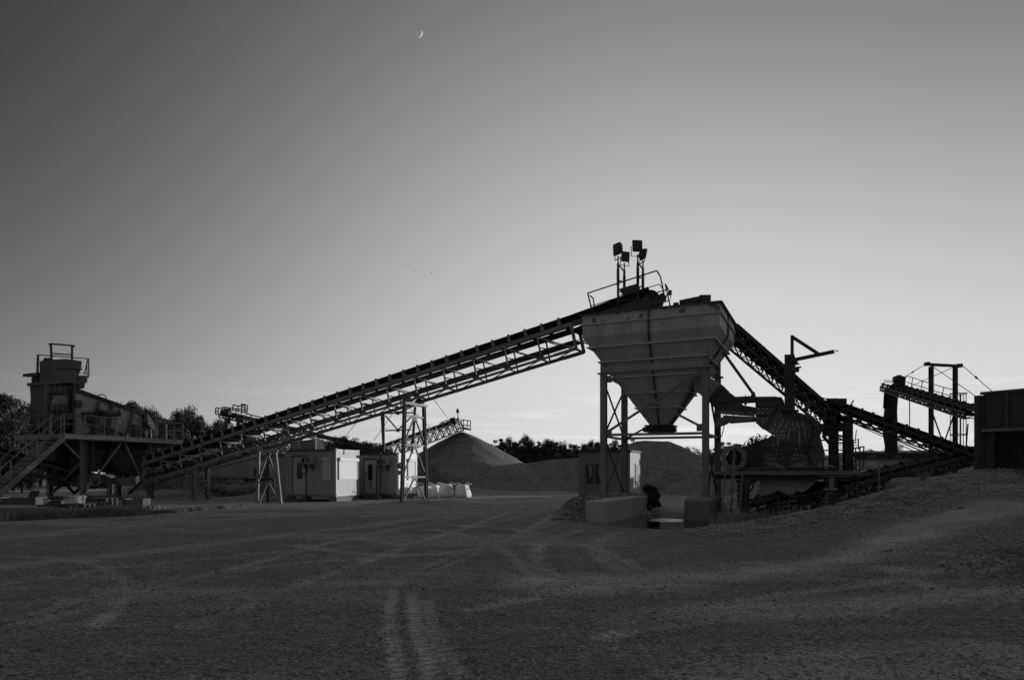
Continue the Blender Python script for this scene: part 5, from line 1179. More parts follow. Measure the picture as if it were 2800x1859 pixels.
# clutter between the crusher and the columns
G = zp(2200, 1060, 3.92, lambda x, y: PD(x, y, 32))
ladder('service_ladder', G(360, 660), G(360, 545), (1, 0, 0), .95, 4, steel_k, 'short dark service ladder between the two columns behind the crusher')
m = MB()
for a in ([(180,562),(520,556),(522,690)], [(360,590),(420,592)], [(205,500),(280,610)], [(365,535),(430,570)], [(150,420),(420,425)], [(150,300),(165,200),(280,240)], [(225,215),(225,395)], [(330,230),(330,400)]): m.path([G(*p) for p in a], .035)
for x in range(190, 300, 14): m.path([G(x,445), G(x+8,520)], .03)
single('pipework', m, steel_k, 'tangle of dark pipes and rails between crusher and columns', 'pipework')
m = MB(); m.path([G(540,600), G(548,520), G(556,450)], .02); single('thin_mast', m, steel_k, 'thin leaning mast right of the two dark columns', 'mast')
# collecting conveyor (from feed bin to transfer)
K1 = PD(2266, 1123, 33.5); K0 = PD(2672, 1272, 30)
t, r = small_conv('feed_conveyor', 'long dark truss conveyor descending to the right from the transfer platform to the feed bin', K0, K1, Vector((.2,.98,0)), .8, .3, 13, tm=steel_k, top=.26, idlers=1, stringer=.13, dg=.045, ch=.07)
m = MB(); c = PD(2262,1098,33.2); m.tube(c, c+Vector((.5,0,.0)), .17, 12); m.box(c+Vector((.5,-.1,-.2)), c+Vector((.9,.4,.15))); m.beam(c+Vector((-.2,0,-.1)), c+Vector((-.5,.2,-.25)), .25); part('drive_motor', m, steel_k, t)
m = MB(); m.path([PD(2231,1082,33), PD(2239,1100,33)], .03); m.path([PD(2231,1082,33), PD(2280,1097,33)], .025); m.beam(PD(2325,1108,33.2), PD(2334,1094,33.2), .05); part('guard_rail', m, steel_k, t)
m = MB(); m.path([PD(2325,1145,33), PD(2420,1190,32), PD(2560,1250,31)], .03); m.path([PD(2330,1155,33), PD(2440,1205,32), PD(2560,1262,31)], .02); part('cable_tray', m, steel_k, t)
# gantry with sleeved conveyor
GD2 = 40.0
gt = thing('gantry_tower', PD(2580, 1290, GD2), 'tall two-legged gantry with stay cables over the far right conveyor', 'gantry')
for px in (2546, 2612):
    a = PD(px, 1300, GD2); m = MB(); m.ibeam(Vector((a.x,a.y,-.1)), Vector((a.x,a.y,PD(px,1002,GD2).z)), .2, .2, .03, up=(0,1,0)); part('leg', m, steel_k, gt)
m = MB(); m.beam(PD(2530,996,GD2), PD(2629,1001,GD2), .18, .15); m.beam(PD(2529,996,GD2), PD(2541,994,GD2), .2, .22); m.beam(PD(2617,1000,GD2), PD(2630,999,GD2), .2, .22); part('top_beam', m, steel_k, gt)
m = MB(); m.beam(PD(2546,1114,GD2), PD(2612,1116,GD2), .12, .1); m.beam(PD(2550,1130,GD2), PD(2575,1200,GD2), .06); m.beam(PD(2608,1135,GD2), PD(2584,1203,GD2), .06); part('lower_beam', m, steel_k, gt)
for a in (((2530,996,GD2),(2468,1034,45)), ((2552,1003,GD2),(2675,1088,34.5)), ((2605,1005,GD2),(2494,1054,43.5)), ((2630,998,GD2),(2712,1069,32.6))):
    m = MB(); p, q = PD(*a[0]), PD(*a[1]); m.tube(p, q, .02, 5); m.tube(p+(q-p)*.5, p+(q-p)*.56, .05, 6); part('stay_cable', m, steel_k, gt)
g0, g1 = PD(2690, 1143, 32), PD(2443, 1066, 45.3)
t = thing('sleeved_conveyor', PD(2450, 1238, 45), 'far right elevated conveyor with railings and a long rubber sleeve hanging from its head', 'conveyor')
gd = Vector(((g1-g0).x, (g1-g0).y, 0)).normalized(); gs = Vector((-gd.y, gd.x, 0)); gs = gs if gs.y > 0 else -gs
belt_conveyor(t, g0, g1, gs, .8, .2, 14, tm=steel_k, top=.24, stringer=.12, idlers=1, dg=.05, rollers=False)
m = MB(); pts = []
c = PD(2436, 1064, 45.3)
rr = []
for k in range(9):
    z = 1.0+(c.z+.1-1.0)*k/8; rr.append([Vector((c.x+(.42+.05*math.sin(k*1.7))*math.cos(th)+.06*math.sin(k), c.y+.4*math.sin(th), z)) for th in [j*math.pi/7+.2*math.sin(k+j*2) for j in range(14)]])
m.loft(rr); part('rubber_sleeve', m, mat('sleeve_rubber', .035, .3, 2, .8, streak=True), t, True)
m = MB(); q = PD(2420, 1110, 45.5); m.prism([PD(2418,1066,44.9), PD(2426,1066,44.9), PD(2425,1116,44.9), PD(2415,1116,44.9)], Vector((0,.03,0))); part('sleeve_flap', m, rubber, t)
f8 = zp(2380, 960, 4.126, lambda x, y: PD(x, y, 45.3-(x-2430)*.0512))
m = MB()
for a in ([(150,330),(250,332)], [(250,332),(255,293),(360,296)], [(155,345),(145,420)], [(165,350),(260,350)], [(405,278),(480,300),(590,337),(830,408),(940,438)], [(395,345),(475,370),(575,400),(700,440),(935,515)], [(405,278),(380,375)], [(478,300),(462,400)], [(590,337),(570,436)], [(830,408),(803,515)]): m.path([f8(*p) for p in a], .025)
part('handrail', m, steel_k, t)
m = MB(); c = f8(322, 320); m.tube(c-Vector((.3,0,0)), c+Vector((.3,0,0)), .22, 12); m.tube(c-Vector((.1,0,0)), c+Vector((.1,0,0)), .3, 12); m.box(c-Vector((.3,.2,.5)), c+Vector((.3,.2,-.2))); part('head_motor', m, steel_k, t, True)
m = MB(); m.path([f8(441,490), f8(443,860)], .03); part('hanging_pipe', m, steel_k, t)
m = MB(); m.path([f8(440,420), f8(400,490), f8(415,520), f8(430,500)], .02); part('slack_cable', m, steel_k, t)
# caged ladder
f8b = zp(2380, 960, 4.126, lambda x, y: PD(x, y, 38.5))
t = thing('caged_ladder', f8b(920, 1070), 'caged vertical ladder beside the right leg of the gantry', 'ladder')
m = MB()
for x in (900, 932): m.path([f8b(x,485), f8b(x,1060)], .02)
part('side_rails', m, steel_k, t)
pr = None
for i in range(15):
    p = f8b(900, 520+i*37)
    if pr is None: m = MB(); m.tube(p, p+Vector((.16,0,0)), .014, 5); pr = part('rung', m, steel_k, t); P0 = p
    else: c = pr.copy(); COL.objects.link(c); c.parent = t; c.location = pr.location+(p-P0)
m = MB()
for x in (982, 1010, 1020, 1048, 1080): m.path([f8b(x,480), f8b(x,1080)], .022)
for y in (480, 705, 943): m.path([f8b(895,y), f8b(980,y-8), f8b(1095,y-5)], .03); m.path([f8b(895,y+2), f8b(1000,y+14), f8b(1095,y-3)], .02)
m.path([f8b(1100,820), f8b(1080,1080)], .04); part('safety_cage', m, steel_k, t)
# feed bin on the ramp
BD = 21.8
fb = thing('feed_bin', PD(2760, 1288, BD), 'big dark steel feed bin full of gravel standing on the ramp at the right edge', 'bin')
BQ = PD(2690, 1290, BD); BF = Vector((.55, -.835, 0)); BG = Vector((.835, .55, 0)); BQ.z = 0
def bz(py, d=BD): return EYE+(HY-py)*d/FPX
ZL, ZU = bz(1177), bz(1074); LB, WB = 6.0, 4.2
def bb(f0, f1, g0, g1, z0, z1, mm): mm.pbox(BQ+BF*f0+BG*g0+Z*z0, BF*(f1-f0), BG*(g1-g0), Z*(z1-z0))
m = MB(); bb(0, LB, 0, .06, ZL, ZU, m); bb(0, .06, .062, WB, ZL, ZU, m); bb(.06, LB, WB-.06, WB, ZL, ZU, m); bb(LB, LB+.06, 0, WB, ZL, ZU, m); bb(.06, LB, .062, WB-.06, ZL, ZL+.05, m)
part('bin_wall', m, mat('bin_steel', .07, .35, .9, .65, 0, .15, streak=True, spots=.3, sscale=6, scol=2.2), fb)
m = MB(); bb(-.02, LB, -.14, .1, ZL-.05, ZL+.04, m); part('ledge', m, dust, fb)
m = MB(); bb(-.08, LB, -.07, .08, ZU-.05, ZU+.03, m); bb(-.08, .08, .081, WB, ZU-.05, ZU+.03, m); part('top_edge', m, steel_d, fb)
for f in (.62, 2.1, 3.6, 5.1): m = MB(); bb(f, f+.08, -.085, -.003, ZL+.045, ZU-.055, m); part('wall_post', m, steel_d, fb)
m = MB(); m.pbox(PD(2675, 1290, BD-.05)-Z*.6, Vector((.2,0,0)), Vector((0,.2,0)), Z*(bz(1081)-bz(1290)+.6)); part('corner_post', m, steel_k, fb)
m = MB(); bb(0, LB, .75, .85, 0, ZL-.002, m); part('lower_wall', m, steel_k, fb)
m = MB(); bb(0, .12, .86, WB, 0, ZL-.002, m); bb(.0, .3, .0, .3, 0, ZL-.003, m); part('side_wall', m, steel_k, fb)
def heap(name, pts, hgt, slope, m, lab, seed, base=-.3, rough=.10, cat='gravel heap', grp=None, res=.22, top=None, flat=None):
    """ridge of gravel: pts polyline (x, y, ridge height)"""
    R = hgt/slope+.6; xs = [p[0] for p in pts]; ys = [p[1] for p in pts]
    x0, x1, y0, y1 = min(xs)-R, max(xs)+R, min(ys)-R, max(ys)+R
    nx, ny = int((x1-x0)/res), int((y1-y0)/res); X, Y = np.meshgrid(np.linspace(x0, x1, nx), np.linspace(y0, y1, ny))
    best = np.full(X.shape, -9.)
    if len(pts) == 1: pts = pts*2
    for a, b in zip(pts[:-1], pts[1:]):
        dx, dy = b[0]-a[0], b[1]-a[1]; L2 = dx*dx+dy*dy+1e-9; t = np.clip(((X-a[0])*dx+(Y-a[1])*dy)/L2, 0, 1)
        d = np.hypot(X-(a[0]+dx*t), Y-(a[1]+dy*t)); h = a[2]+(b[2]-a[2])*t
        wb = 1+.25*(fbm(X, Y, 3.5, seed+3)-.5)
        best = np.maximum(best, h-np.sqrt((d*slope*wb)**2+.05)+.22)
    z = best + rough*(fbm(X, Y, 1.8, seed)-.5)*2 + .04*(fbm(X, Y, .5, seed+9)-.5)
    z = np.where(z < .25, z*.6+.1-.0, z)   # talus toe
    g = terrain(X, Y); z = np.maximum(z, -.5)
    ok = z > g-.35
    idx = -np.ones(X.shape, int); k = 0; vs = []; used = np.zeros(X.shape, bool); fs = []
    cell = ok[:-1,:-1]|ok[1:,:-1]|ok[:-1,1:]|ok[1:,1:]
    used[:-1,:-1] |= cell; used[1:,:-1] |= cell; used[:-1,1:] |= cell; used[1:,1:] |= cell
    idx[used] = np.arange(used.sum()); cx0, cy0 = float(np.mean(xs)), float(np.mean(ys))
    V3 = np.stack([X[used]-cx0, Y[used]-cy0, z[used]], -1)
    j, i = np.nonzero(cell); F4 = np.stack([idx[j,i], idx[j,i+1], idx[j+1,i+1], idx[j+1,i]], -1)
    me = bpy.data.meshes.new(name); me.from_pydata(V3.tolist(), [], F4.tolist()); me.materials.append(m)
    me.polygons.foreach_set('use_smooth', [True]*len(me.polygons)); me.update()
    o = bpy.data.objects.new(name, me); COL.objects.link(o); o.location = (cx0, cy0, 0); return _props(o, lab, cat, grp)
def rp(px, py, d): p = PD(px, py, d); return (p.x, p.y, p.z)
def binheap():
    ff, gg = np.meshgrid(np.linspace(.08, LB-.05, 80), np.linspace(.08, WB-.08, 50)); X = BQ.x+ff*BF.x+gg*BG.x; Y = BQ.y+ff*BF.y+gg*BG.y
    z = ZU-.03+.95*np.clip(np.minimum((ff-.55)/2.2, 1), 0, 1)*np.clip(gg/1.2, 0, 1)*np.clip((WB-gg)/1.2, 0, 1)+.09*fbm(X, Y, .25, 77)
    i = (np.arange(49)[:, None]*80+np.arange(79)[None]).ravel(); F4 = np.stack([i, i+1, i+81, i+80], -1)
    q = MB(); q.v = [Vector(p) for p in np.stack([X, Y, z], -1).reshape(-1, 3)]; q.f = [tuple(r) for r in F4.tolist()]; return q
single('bin_gravel', binheap(), heap_c, 'gravel heaped above the rim of the feed bin', 'gravel')
# ---------------------------------------------------------------- gravel heaps
heap('gravel_heap', [rp(1264,1180,62)], 5.3, .545, heap_m, 'tallest conical gravel heap below the stacker conveyor head', 1, grp=None)
heap('gravel_heap', [rp(1215,1278,55)], 2.2, .55, heap_m, 'low gravel bulge at the foot of the tall cone, behind the white bags', 2)
heap('gravel_heap', [rp(1415,1268,63), rp(1510,1257,62), rp(1600,1250,62), rp(1690,1245,62)], 2.9, .5, heap_m, 'long low gravel ridge between the tall cone and the corrugated hut', 4)
heap('gravel_heap', [rp(1745,1206,60), rp(1822,1205,60)], 4.5, .55, heap_m, 'flat-topped gravel heap seen between the legs of the hopper', 5)
heap('gravel_heap', [rp(1968,1272,50), rp(2100,1270,50)], 2.3, .5, heap_m, 'low gravel heap behind the crusher deck ladder', 6)
heap('gravel_heap', [rp(2300,1236,39.5)], 2.8, .62, heap_c, 'coarse gravel cone behind the two dark columns', 7, rough=.14)
heap('gravel_heap', [rp(2385,1258,38.5), rp(2460,1290,38)], 2.3, .6, heap_c, 'coarse gravel spur in front of the long bay wall', 8, rough=.14)
heap('gravel_heap', [rp(2120,1300,32), rp(2200,1292,32)], 1.6, .55, heap_c, 'coarse gravel bank seen below the crusher deck', 9, rough=.14)
# bay wall with numbers
WD = 43.5
bw = thing('bay_wall', PD(2520, 1290, WD), 'long stained concrete bay wall with a numbered steel band on top, far right', 'wall')
m = MB(); p, q = PD(2290,1254,WD), PD(2730,1253,WD); m.box((p.x, WD, -.2), (q.x, WD+.4, p.z)); part('concrete_wall', m, concrete, bw)
m = MB(); m.box((p.x, WD-.15, p.z+.005), (q.x, WD+.5, p.z+.36)); part('steel_band', m, steel_k, bw)
m = MB()
for z in (.0, .18, .33): m.box((p.x, WD-.2, p.z+z), (q.x, WD-.155, p.z+z+.035))
for k in range(24): x = p.x+(q.x-p.x)*k/24; m.box((x, WD-.19, p.z+.035), (x+.05, WD-.153, p.z+.33))
part('band_frame', m, steel_d, bw)
for px, s in ((2384, '16/32'), (2457, '8/16'), (2539, '4/8')): part('bay_number', put_text(s, .28, PD(px, 1248.5, WD-.21), (1,0,0), Z, .9), number_w, bw)
heap('earth_bank', [rp(2350,1234,50), rp(2450,1232,50), rp(2620,1228,50), rp(2700,1228,50)], 3.2, .3, heap_m, 'flat-topped earth bank behind the bay wall', 12, cat='earth bank', res=.4)
m = MB(); m.pbox(PD(2655,1232,45), Vector((1.6,0,0)), Vector((0,1.5,0)), Z*.3); single('steel_trough', m, steel_k, 'small dark trough on the bank left of the feed bin', 'trough')
# ---------------------------------------------------------------- distant conveyors, left and centre
RD = 58
t, r = small_conv('railed_conveyor', 'distant conveyor with a railed head platform, seen above the lower part of the main conveyor', PD(872, 1203, 64), PD(598, 1140, RD), Vector((.15,.99,0)), 1.0, .25, 16, tm=steel_d, top=.3, idlers=1, rollers=False, dg=.05)
fr8 = zp(560, 1100, 7.873, lambda x, y: PD(x, y, RD))
m = MB(); m.prism([fr8(*p) for p in ((230,255),(470,235),(900,330),(1100,385),(1060,415),(850,360),(470,300),(330,290))], Vector((0,1.4,0))); part('head_frame', m, steel_k, t)
m = MB(); m.prism([fr8(*p) for p in ((760,335),(1090,400),(1060,425),(760,355))], Vector((0,-.1,0))); part('side_beam', m, steel_l, t)
m = MB()
for a_l in ([(235,120),(290,115),(285,255),(230,255),(235,120)], [(230,190),(285,195)], [(370,105),(430,103),(675,132),(800,160),(915,188)], [(480,150),(680,172),(890,225)], [(430,103),(425,235)], [(548,118),(545,225)], [(672,132),(668,235)], [(370,105),(372,180)], [(290,120),(480,155)], [(605,50),(605,180)], [(605,50),(720,75),(860,65)], [(720,70),(715,205)], [(790,30),(920,65),(918,185),(790,150),(790,30)], [(790,100),(920,135)], [(865,65),(865,235)], [(790,150),(790,260)], [(912,190),(900,265)], [(900,245),(1250,330)], [(992,265),(992,300)]):
    m.path([fr8(*p) for p in a_l], .05, 5)
part('handrail', m, steel_k, t)
m = MB(); m.prism([fr8(*p) for p in ((340,160),(425,160),(430,225),(330,230))], Vector((0,.8,0))); m.tube(fr8(440,215), fr8(540,215), .35, 10); part('drive_unit', m, steel_k, t)
for px in (622, 655):
    a = PD(px, 1290, RD); m = MB(); m.beam((a.x,a.y,0), (a.x,a.y,PD(px,1142,RD).z), .4, .35); part('leg', m, steel_d, t)
# stacker
t, r = small_conv('stacker_conveyor', 'stacker conveyor with a railed head basket above the tall gravel cone', PD(1035, 1262, 54), PD(1268, 1176, 61), Vector((-.25,.97,0)), 1.1, .75, 12, tm=steel, top=.4, idlers=1, dg=.07, ch=.12)
fs7 = zp(960, 1080, 4.9, lambda x, y: PD(x, y, 60.5))
m = MB()
for a_l in ([(1480,330),(1600,345),(1600,460),(1480,425),(1480,330)], [(1480,400),(1605,410)], [(1505,325),(1505,430)], [(1560,335),(1555,460)], [(1190,375),(1285,337),(1340,345)], [(1190,375),(1190,450)], [(1200,370),(1258,372),(1258,400)], [(1285,337),(1288,390)]): m.path([fs7(*p) for p in a_l], .045, 5)
m.prism([fs7(*p) for p in ((1400,450),(1500,435),(1605,455),(1600,465),(1480,445))], Vector((0,1,0))); part('head_basket', m, steel_d, t)
m = MB(); m.tube(fs7(1330,360), fs7(1400,345), .35, 10); part('head_drum', m, steel_k, t)
lp = thing('lamp_pole', fs7(1432, 340), 'thin pole with a small lamp on the head of the stacker conveyor', 'lamp pole')
m = MB(); m.tube(fs7(1432,345), fs7(1430,215), .05, 6); part('pole', m, steel_l, lp); m = MB(); c = fs7(1428,212); m.tube(c-Z*.15, c+Z*.2, .16, 8, .08); part('lamp_head', m, steel_k, lp)
for a_, b_2, lab in (((1185,1090,44),(1231,1152,59),'upper thin stay cable running down from the main conveyor to the stacker'), ((1118,1112,40),(1183,1174,57),'lower thin stay cable behind the trestle top'), ((1075,1128,40),(1022,1205,54),'thin stay cable slanting down behind the left side of the trestle'), ((978,1150,37),(943,1195,56),'short thin cable left of the trestle above the bushes')):
    m = MB(); m.tube(PD(*a_), PD(*b_2), .018, 4); single('stay_cable', m, steel_d, lab, 'cable')
# machine bodies left of the berm
m = MB(); m.prism([PD(x,y,44) for x,y in ((790,1202),(812,1198),(815,1228),(795,1228))], Vector((0,1.2,0))); m.prism([PD(x,y,45) for x,y in ((812,1206),(858,1200),(868,1228),(812,1228))], Vector((0,2,0))); single('silo_back', m, steel, 'grey steel bin behind the roof of the office cabin', 'bin')
# covered conveyor following the berm
m = MB(); m.beam(PD(862,1189,60), PD(1066,1234,52), .5, .3); single('berm_conveyor', m, steel_k, 'dark closed conveyor gallery lying along the top of the bushy berm', 'conveyor')
# ---------------------------------------------------------------- big bags
def bigbag(px, dd, lean, wv, lab, rz, marks=True, s=.80, vis=True):
    g = PD(px, 1290+EYE*FPX/dd, dd); t = thing('bulk_bag', (g.x, g.y, 0), lab, 'bulk bag', 'white bulk bags in front of the tall gravel cone')
    R = Matrix.Rotation(rz, 3, 'Z')
    def sup(r, z, k=24, dx=0): 
        out = []
        for i in range(k):
            th = 2*math.pi*i/k; c_, s_ = math.cos(th), math.sin(th); e = .45
            x = math.copysign(abs(c_)**e, c_)*r; y = math.copysign(abs(s_)**e, s_)*r
            w = 1+.03*math.sin(5*th+z*9+px)
            out.append(Vector((g.x, g.y, 0))+R@Vector((x*w*s+dx*0, y*w*s, 0))+Z*z*.95+Vector((dx*s, 0, 0)))
        return out
    rings = [sup(.44, .01, dx=.04), sup(.53, .07, dx=.04), sup(.54, .25, dx=.02+lean*.15), sup(.48, .55, dx=lean*.5), sup(.42, .74, dx=lean*.9), sup(.38, .80+.03*wv, dx=lean), sup(.25, .80+.08*wv, dx=lean*1.1), sup(.05, .78, dx=lean*1.1)]
    m = MB(); m.loft(rings); part('sack', m, bag_m, t, True)
    for i, (x, y) in enumerate(((.36,.36),(-.36,.36),(-.36,-.36),(.36,-.36))):
        c = Vector((g.x+lean*s, g.y, .76))+R@Vector((x*s, y*s, 0)); out = (R@Vector((x, y, 0))).normalized(); m = MB(); pts = [c-Z*.02, c+Z*.03]+[c+out*(.04+.18*math.sin(a))*(1 if i != 1 else .5)+ (R@Vector((-y, x, 0)))*.18*(a-.5)+Z*(.05+.055*(1-math.cos(a))*(1.3 if i%2 else .8)) for a in (.5, 1.1, 1.7, 2.3, 2.9)]+[c+Z*.1]; m.path(pts, .016, 6); part('lifting_loop', m, bag_m, t)
    nx = R@Vector((1,0,0)); ny = R@Vector((0,1,0))
    m = MB(); m.path([Vector((g.x,g.y,0))+(R@Vector((.485,-.485,0)))*s*.93+Z*.05, Vector((g.x+lean*.3*s,g.y,0))+(R@Vector((.485,-.485,0)))*s*.93+Z*.43, Vector((g.x+lean*.9*s,g.y,0))+(R@Vector((.46,-.46,0)))*s*.86+Z*.76], .012); part('seam', m, steel, t)
    if marks:
        base = Vector((g.x+lean*.55*s, g.y, .52))+nx*(.50*s); rt = -ny if False else ny; m = MB()
        for k in range(6): m.pbox(base+ny*(-.28+.09*k)*s, ny*.05*s, nx*.006, Z*(.04+.015*(k%2)))
        m.pbox(base+ny*(-.27)*s-Z*.17*s, ny*.05, nx*.006, Z*.05); m.pbox(base+ny*(-.12)*s-Z*.14*s, ny*.3, nx*.006, Z*.01); part('printed_marks', m, ink, t)
bigbag(1164, 41.5, -.08, -.8, 'leftmost slumped white bulk bag, half hidden behind the trestle leg', -.43, False)
bigbag(1187, 43.2, .0, .4, 'second white bulk bag from the left, partly behind the trestle leg', -.43, True)
bigbag(1221, 42.6, -.03, 1.4, 'third white bulk bag from the left, upright with a printed side', -.43, True)
bigbag(1266, 42.6, -.05, .8, 'rightmost white bulk bag, standing a little apart', -.43, True)
# traffic cones
for px, py, hh, lab in ((2017, 1408, .62, 'taller traffic cone beside the left pier of the crusher deck'), (2026, 1414, .42, 'shorter traffic cone with a bright band in front of the taller one')):
    dd = 24.3 if hh > .5 else 23.8; g = PD(px, py, dd); t = thing('traffic_cone', g, lab, 'traffic cone', 'traffic cones by the deck')
    g = Vector((g.x, g.y, gz(g.x, g.y))); t.location = g; ORG[t.name] = g
    m = MB(); m.tube(g+Z*.03, g+Z*hh, .14*hh/.6, 14, .025); part('cone', m, steel, t, True); m = MB(); m.box(g-Vector((.18,.18,0)), g+Vector((.18,.18,.03))); part('base', m, steel_d, t)
    m = MB(); m.tube(g+Z*hh*.5, g+Z*hh*.72, .083*hh/.6, 14, .06*hh/.6); part('band', m, sign_w, t)
# ---------------------------------------------------------------- hall added out of view, only to shade the near yard
hp0 = Vector((51.75, 60.5, 0)); hx = Vector((.505, -.863, 0))
hl = thing('sun_blocker', hp0, 'plain hall-shaped block added out of view to keep low sun off the near yard', 'shade block')
m = MB(); m.pbox(hp0-Z*.5, hx*60, Vector((.863,.505,0))*18, Z*15.5); part('walls', m, corr, hl)
m = MB(); n9 = Vector((.863,.505,0)); m.prism([hp0+Z*15-n9*.5-hx*.5, hp0+Z*15+n9*18.5-hx*.5, hp0+Z*17.5+n9*9-hx*.5], hx*61); part('roof', m, steel_d, hl)
for k in range(6): m = MB(); m.pbox(hp0+hx*(4+k*9)-n9*.1+Z*3, hx*4, n9*.12, Z*2); part('window', m, glass_d, hl)
m = MB(); m.pbox(hp0+hx*28-n9*.12, hx*5, n9*.1, Z*4.5); part('gate', m, steel, hl)
# ================================================================ VEGETATION
def quad_mesh(name, C, s, mats, mi=None, asp=1.0, updir=None):
    n = len(C); a = RNG.normal(size=(n,3)); a /= np.linalg.norm(a, axis=1)[:, None]; r = RNG.normal(size=(n,3)); b = np.cross(a, r); b /= np.linalg.norm(b, axis=1)[:, None]
    s = np.asarray(s).reshape(-1,1)*np.ones((n,1)); c2 = np.cross(a, b)
    P = np.stack([C-a*s*asp, C-b*s*.55+c2*s*.15, C+a*s*asp, C+b*s*.55+c2*s*.15], 1).reshape(-1,3)
    me = bpy.data.meshes.new(name); me.vertices.add(4*n); me.vertices.foreach_set('co', P.ravel()); me.loops.add(4*n); me.loops.foreach_set('vertex_index', np.arange(4*n))
    me.polygons.add(n); me.polygons.foreach_set('loop_start', np.arange(0,4*n,4)); me.polygons.foreach_set('loop_total', np.full(n,4))
    for m in mats: me.materials.append(m)
    if mi is not None: me.polygons.foreach_set('material_index', mi)
    me.update(); return me
def crown_points(rng, n, kind):
    """unit tree: height 1, radius about .3"""
    blobs = []
    nb = {'round': 40, 'tall': 34, 'open': 16, 'bush': 16, 'shrub': 22}[kind]
    for k in range(nb):
        f = rng.uniform(.0, 1)
        if kind == 'round': z = .14+.80*f; rad = .30*math.sin(math.pi*min(1, .15+.85*f))**.6*(1.0 if f < .75 else .8); br = rng.uniform(.06, .12)
        elif kind == 'tall': z = .10+.84*f; rad = .19*(1-.8*f)**.7+.02; br = rng.uniform(.04, .085)*(1.15-.5*f)
        elif kind == 'open': z = .35+.58*f; rad = .28*math.sin(math.pi*(.2+.75*f)); br = rng.uniform(.05, .09)
        else: z = .1+.75*f; rad = .38*math.sin(math.pi*(.25+.7*f)); br = rng.uniform(.10, .17)
        th = rng.uniform(0, 6.28); rr = rad*rng.uniform(.35, 1)
        blobs.append((math.cos(th)*rr, math.sin(th)*rr, z, br))
    P = []
    for k in range(n):
        x, y, z, br = blobs[rng.randrange(len(blobs))]
        d = Vector((rng.gauss(0,1), rng.gauss(0,1), rng.gauss(0,1))).normalized()*br*rng.uniform(.35, 1.12)
        P.append((x+d.x, y+d.y, z+d.z*.85))
    return np.array(P), blobs
def tree_proto(kind, seed, n, leaf):
    rng = random.Random(seed); P, blobs = crown_points(rng, n, kind)
    lum = vnoise(P[:,0]*3+seed, P[:,2]*3, .35, seed); mi = (lum > .58).astype(np.int32)
    me = quad_mesh('crown', P, RNG.uniform(.6, 1.3, n)*leaf, [leaf_a, leaf_b], mi)
    m = MB(); m.tube((0,0,-.02), (0,0,.3), .022, 7, .014); m.tube((0,0,.3), (.01,0,.75), .014, 6, .005)
    for x, y, z, br in blobs[:9]: m.tube((0,0,max(.08, z*.55)), (x*.9, y*.9, z), .008, 5, .003)
    tm = bpy.data.meshes.new('trunk'); tm.from_pydata([tuple(p) for p in m.v], [], m.f); tm.materials.append(bark)
    return me, tm
PROTO = {}
for kind, cnt, n, leaf in (('round', 4, 7000, .013), ('tall', 3, 5200, .011), ('open', 2, 1500, .013), ('bush', 3, 2200, .024), ('shrub', 2, 1500, .045)):
    for k in range(cnt): PROTO[(kind, k)] = tree_proto(kind, 10*k+len(kind), n, leaf)
TREEN = [0]
def tree(px, ty, d, kind, lab, wf=1.0, grp='trees on the skyline', name=None, base=0.0, cat=None):
    k = TREEN[0]; TREEN[0] += 1; nv = {'round': 4, 'tall': 3, 'open': 2, 'bush': 3, 'shrub': 2}[kind]; cm, tm = PROTO[(kind, k % nv)]
    p = PD(px, ty, d); hgt = p.z-base
    r = bpy.data.objects.new(name or ('bush' if kind in ('bush', 'shrub') else 'tree'), None); COL.objects.link(r); r.location = (p.x, p.y, base); r.rotation_euler = (0, 0, random.uniform(0, 6.28)); r.scale = (hgt*wf, hgt*wf, hgt*1.02)
    _props(r, lab, cat or ('bush' if kind in ('bush', 'shrub') else 'tree'), grp)
    c = bpy.data.objects.new('crown', cm); COL.objects.link(c); c.parent = r
    t = bpy.data.objects.new('trunk', tm); COL.objects.link(t); t.parent = r
    return r
G1 = 'trees at the left edge'; G2 = 'trees behind the screening platform'; G3 = 'trees in the middle of the skyline'; G4 = 'trees right of the hopper'; G5 = 'low trees far right'
for i, (px, ty, d, k, wf) in enumerate([(-40,1085,66,'round',1),(12,1074,64,'round',.9),(58,1079,67,'round',.9),(86,1112,70,'round',.8),(40,1150,60,'round',1.2),(-10,1160,60,'round',1.2),(80,1165,62,'round',1.1),(110,1150,75,'round',1)]):
    tree(px, ty, d, k, 'LAB1', wf, G1)
for i, (px, ty, d, k, wf) in enumerate([(330,1110,84,'round',.8),(362,1095,82,'round',.8),(385,1100,84,'round',.7),(408,1112,80,'round',.7),(425,1130,86,'round',.8),(445,1140,84,'round',.9),(478,1130,80,'round',.9),(495,1118,78,'round',.8),(520,1118,79,'round',.8),(543,1135,80,'round',.8),(562,1155,82,'round',.9),(585,1165,80,'round',1),(600,1150,88,'round',.9),(622,1150,90,'round',.8),(650,1160,86,'round',1),(680,1168,88,'round',1),(700,1180,90,'round',1),(460,1180,70,'round',1.3),(520,1185,70,'round',1.3),(570,1195,72,'round',1.3),(620,1205,72,'round',1.3),(400,1175,74,'round',1.2),(735,1200,90,'round',1.1),(770,1208,90,'round',1.1)]):
    tree(px, ty, d, k, 'LAB2', wf, G2)
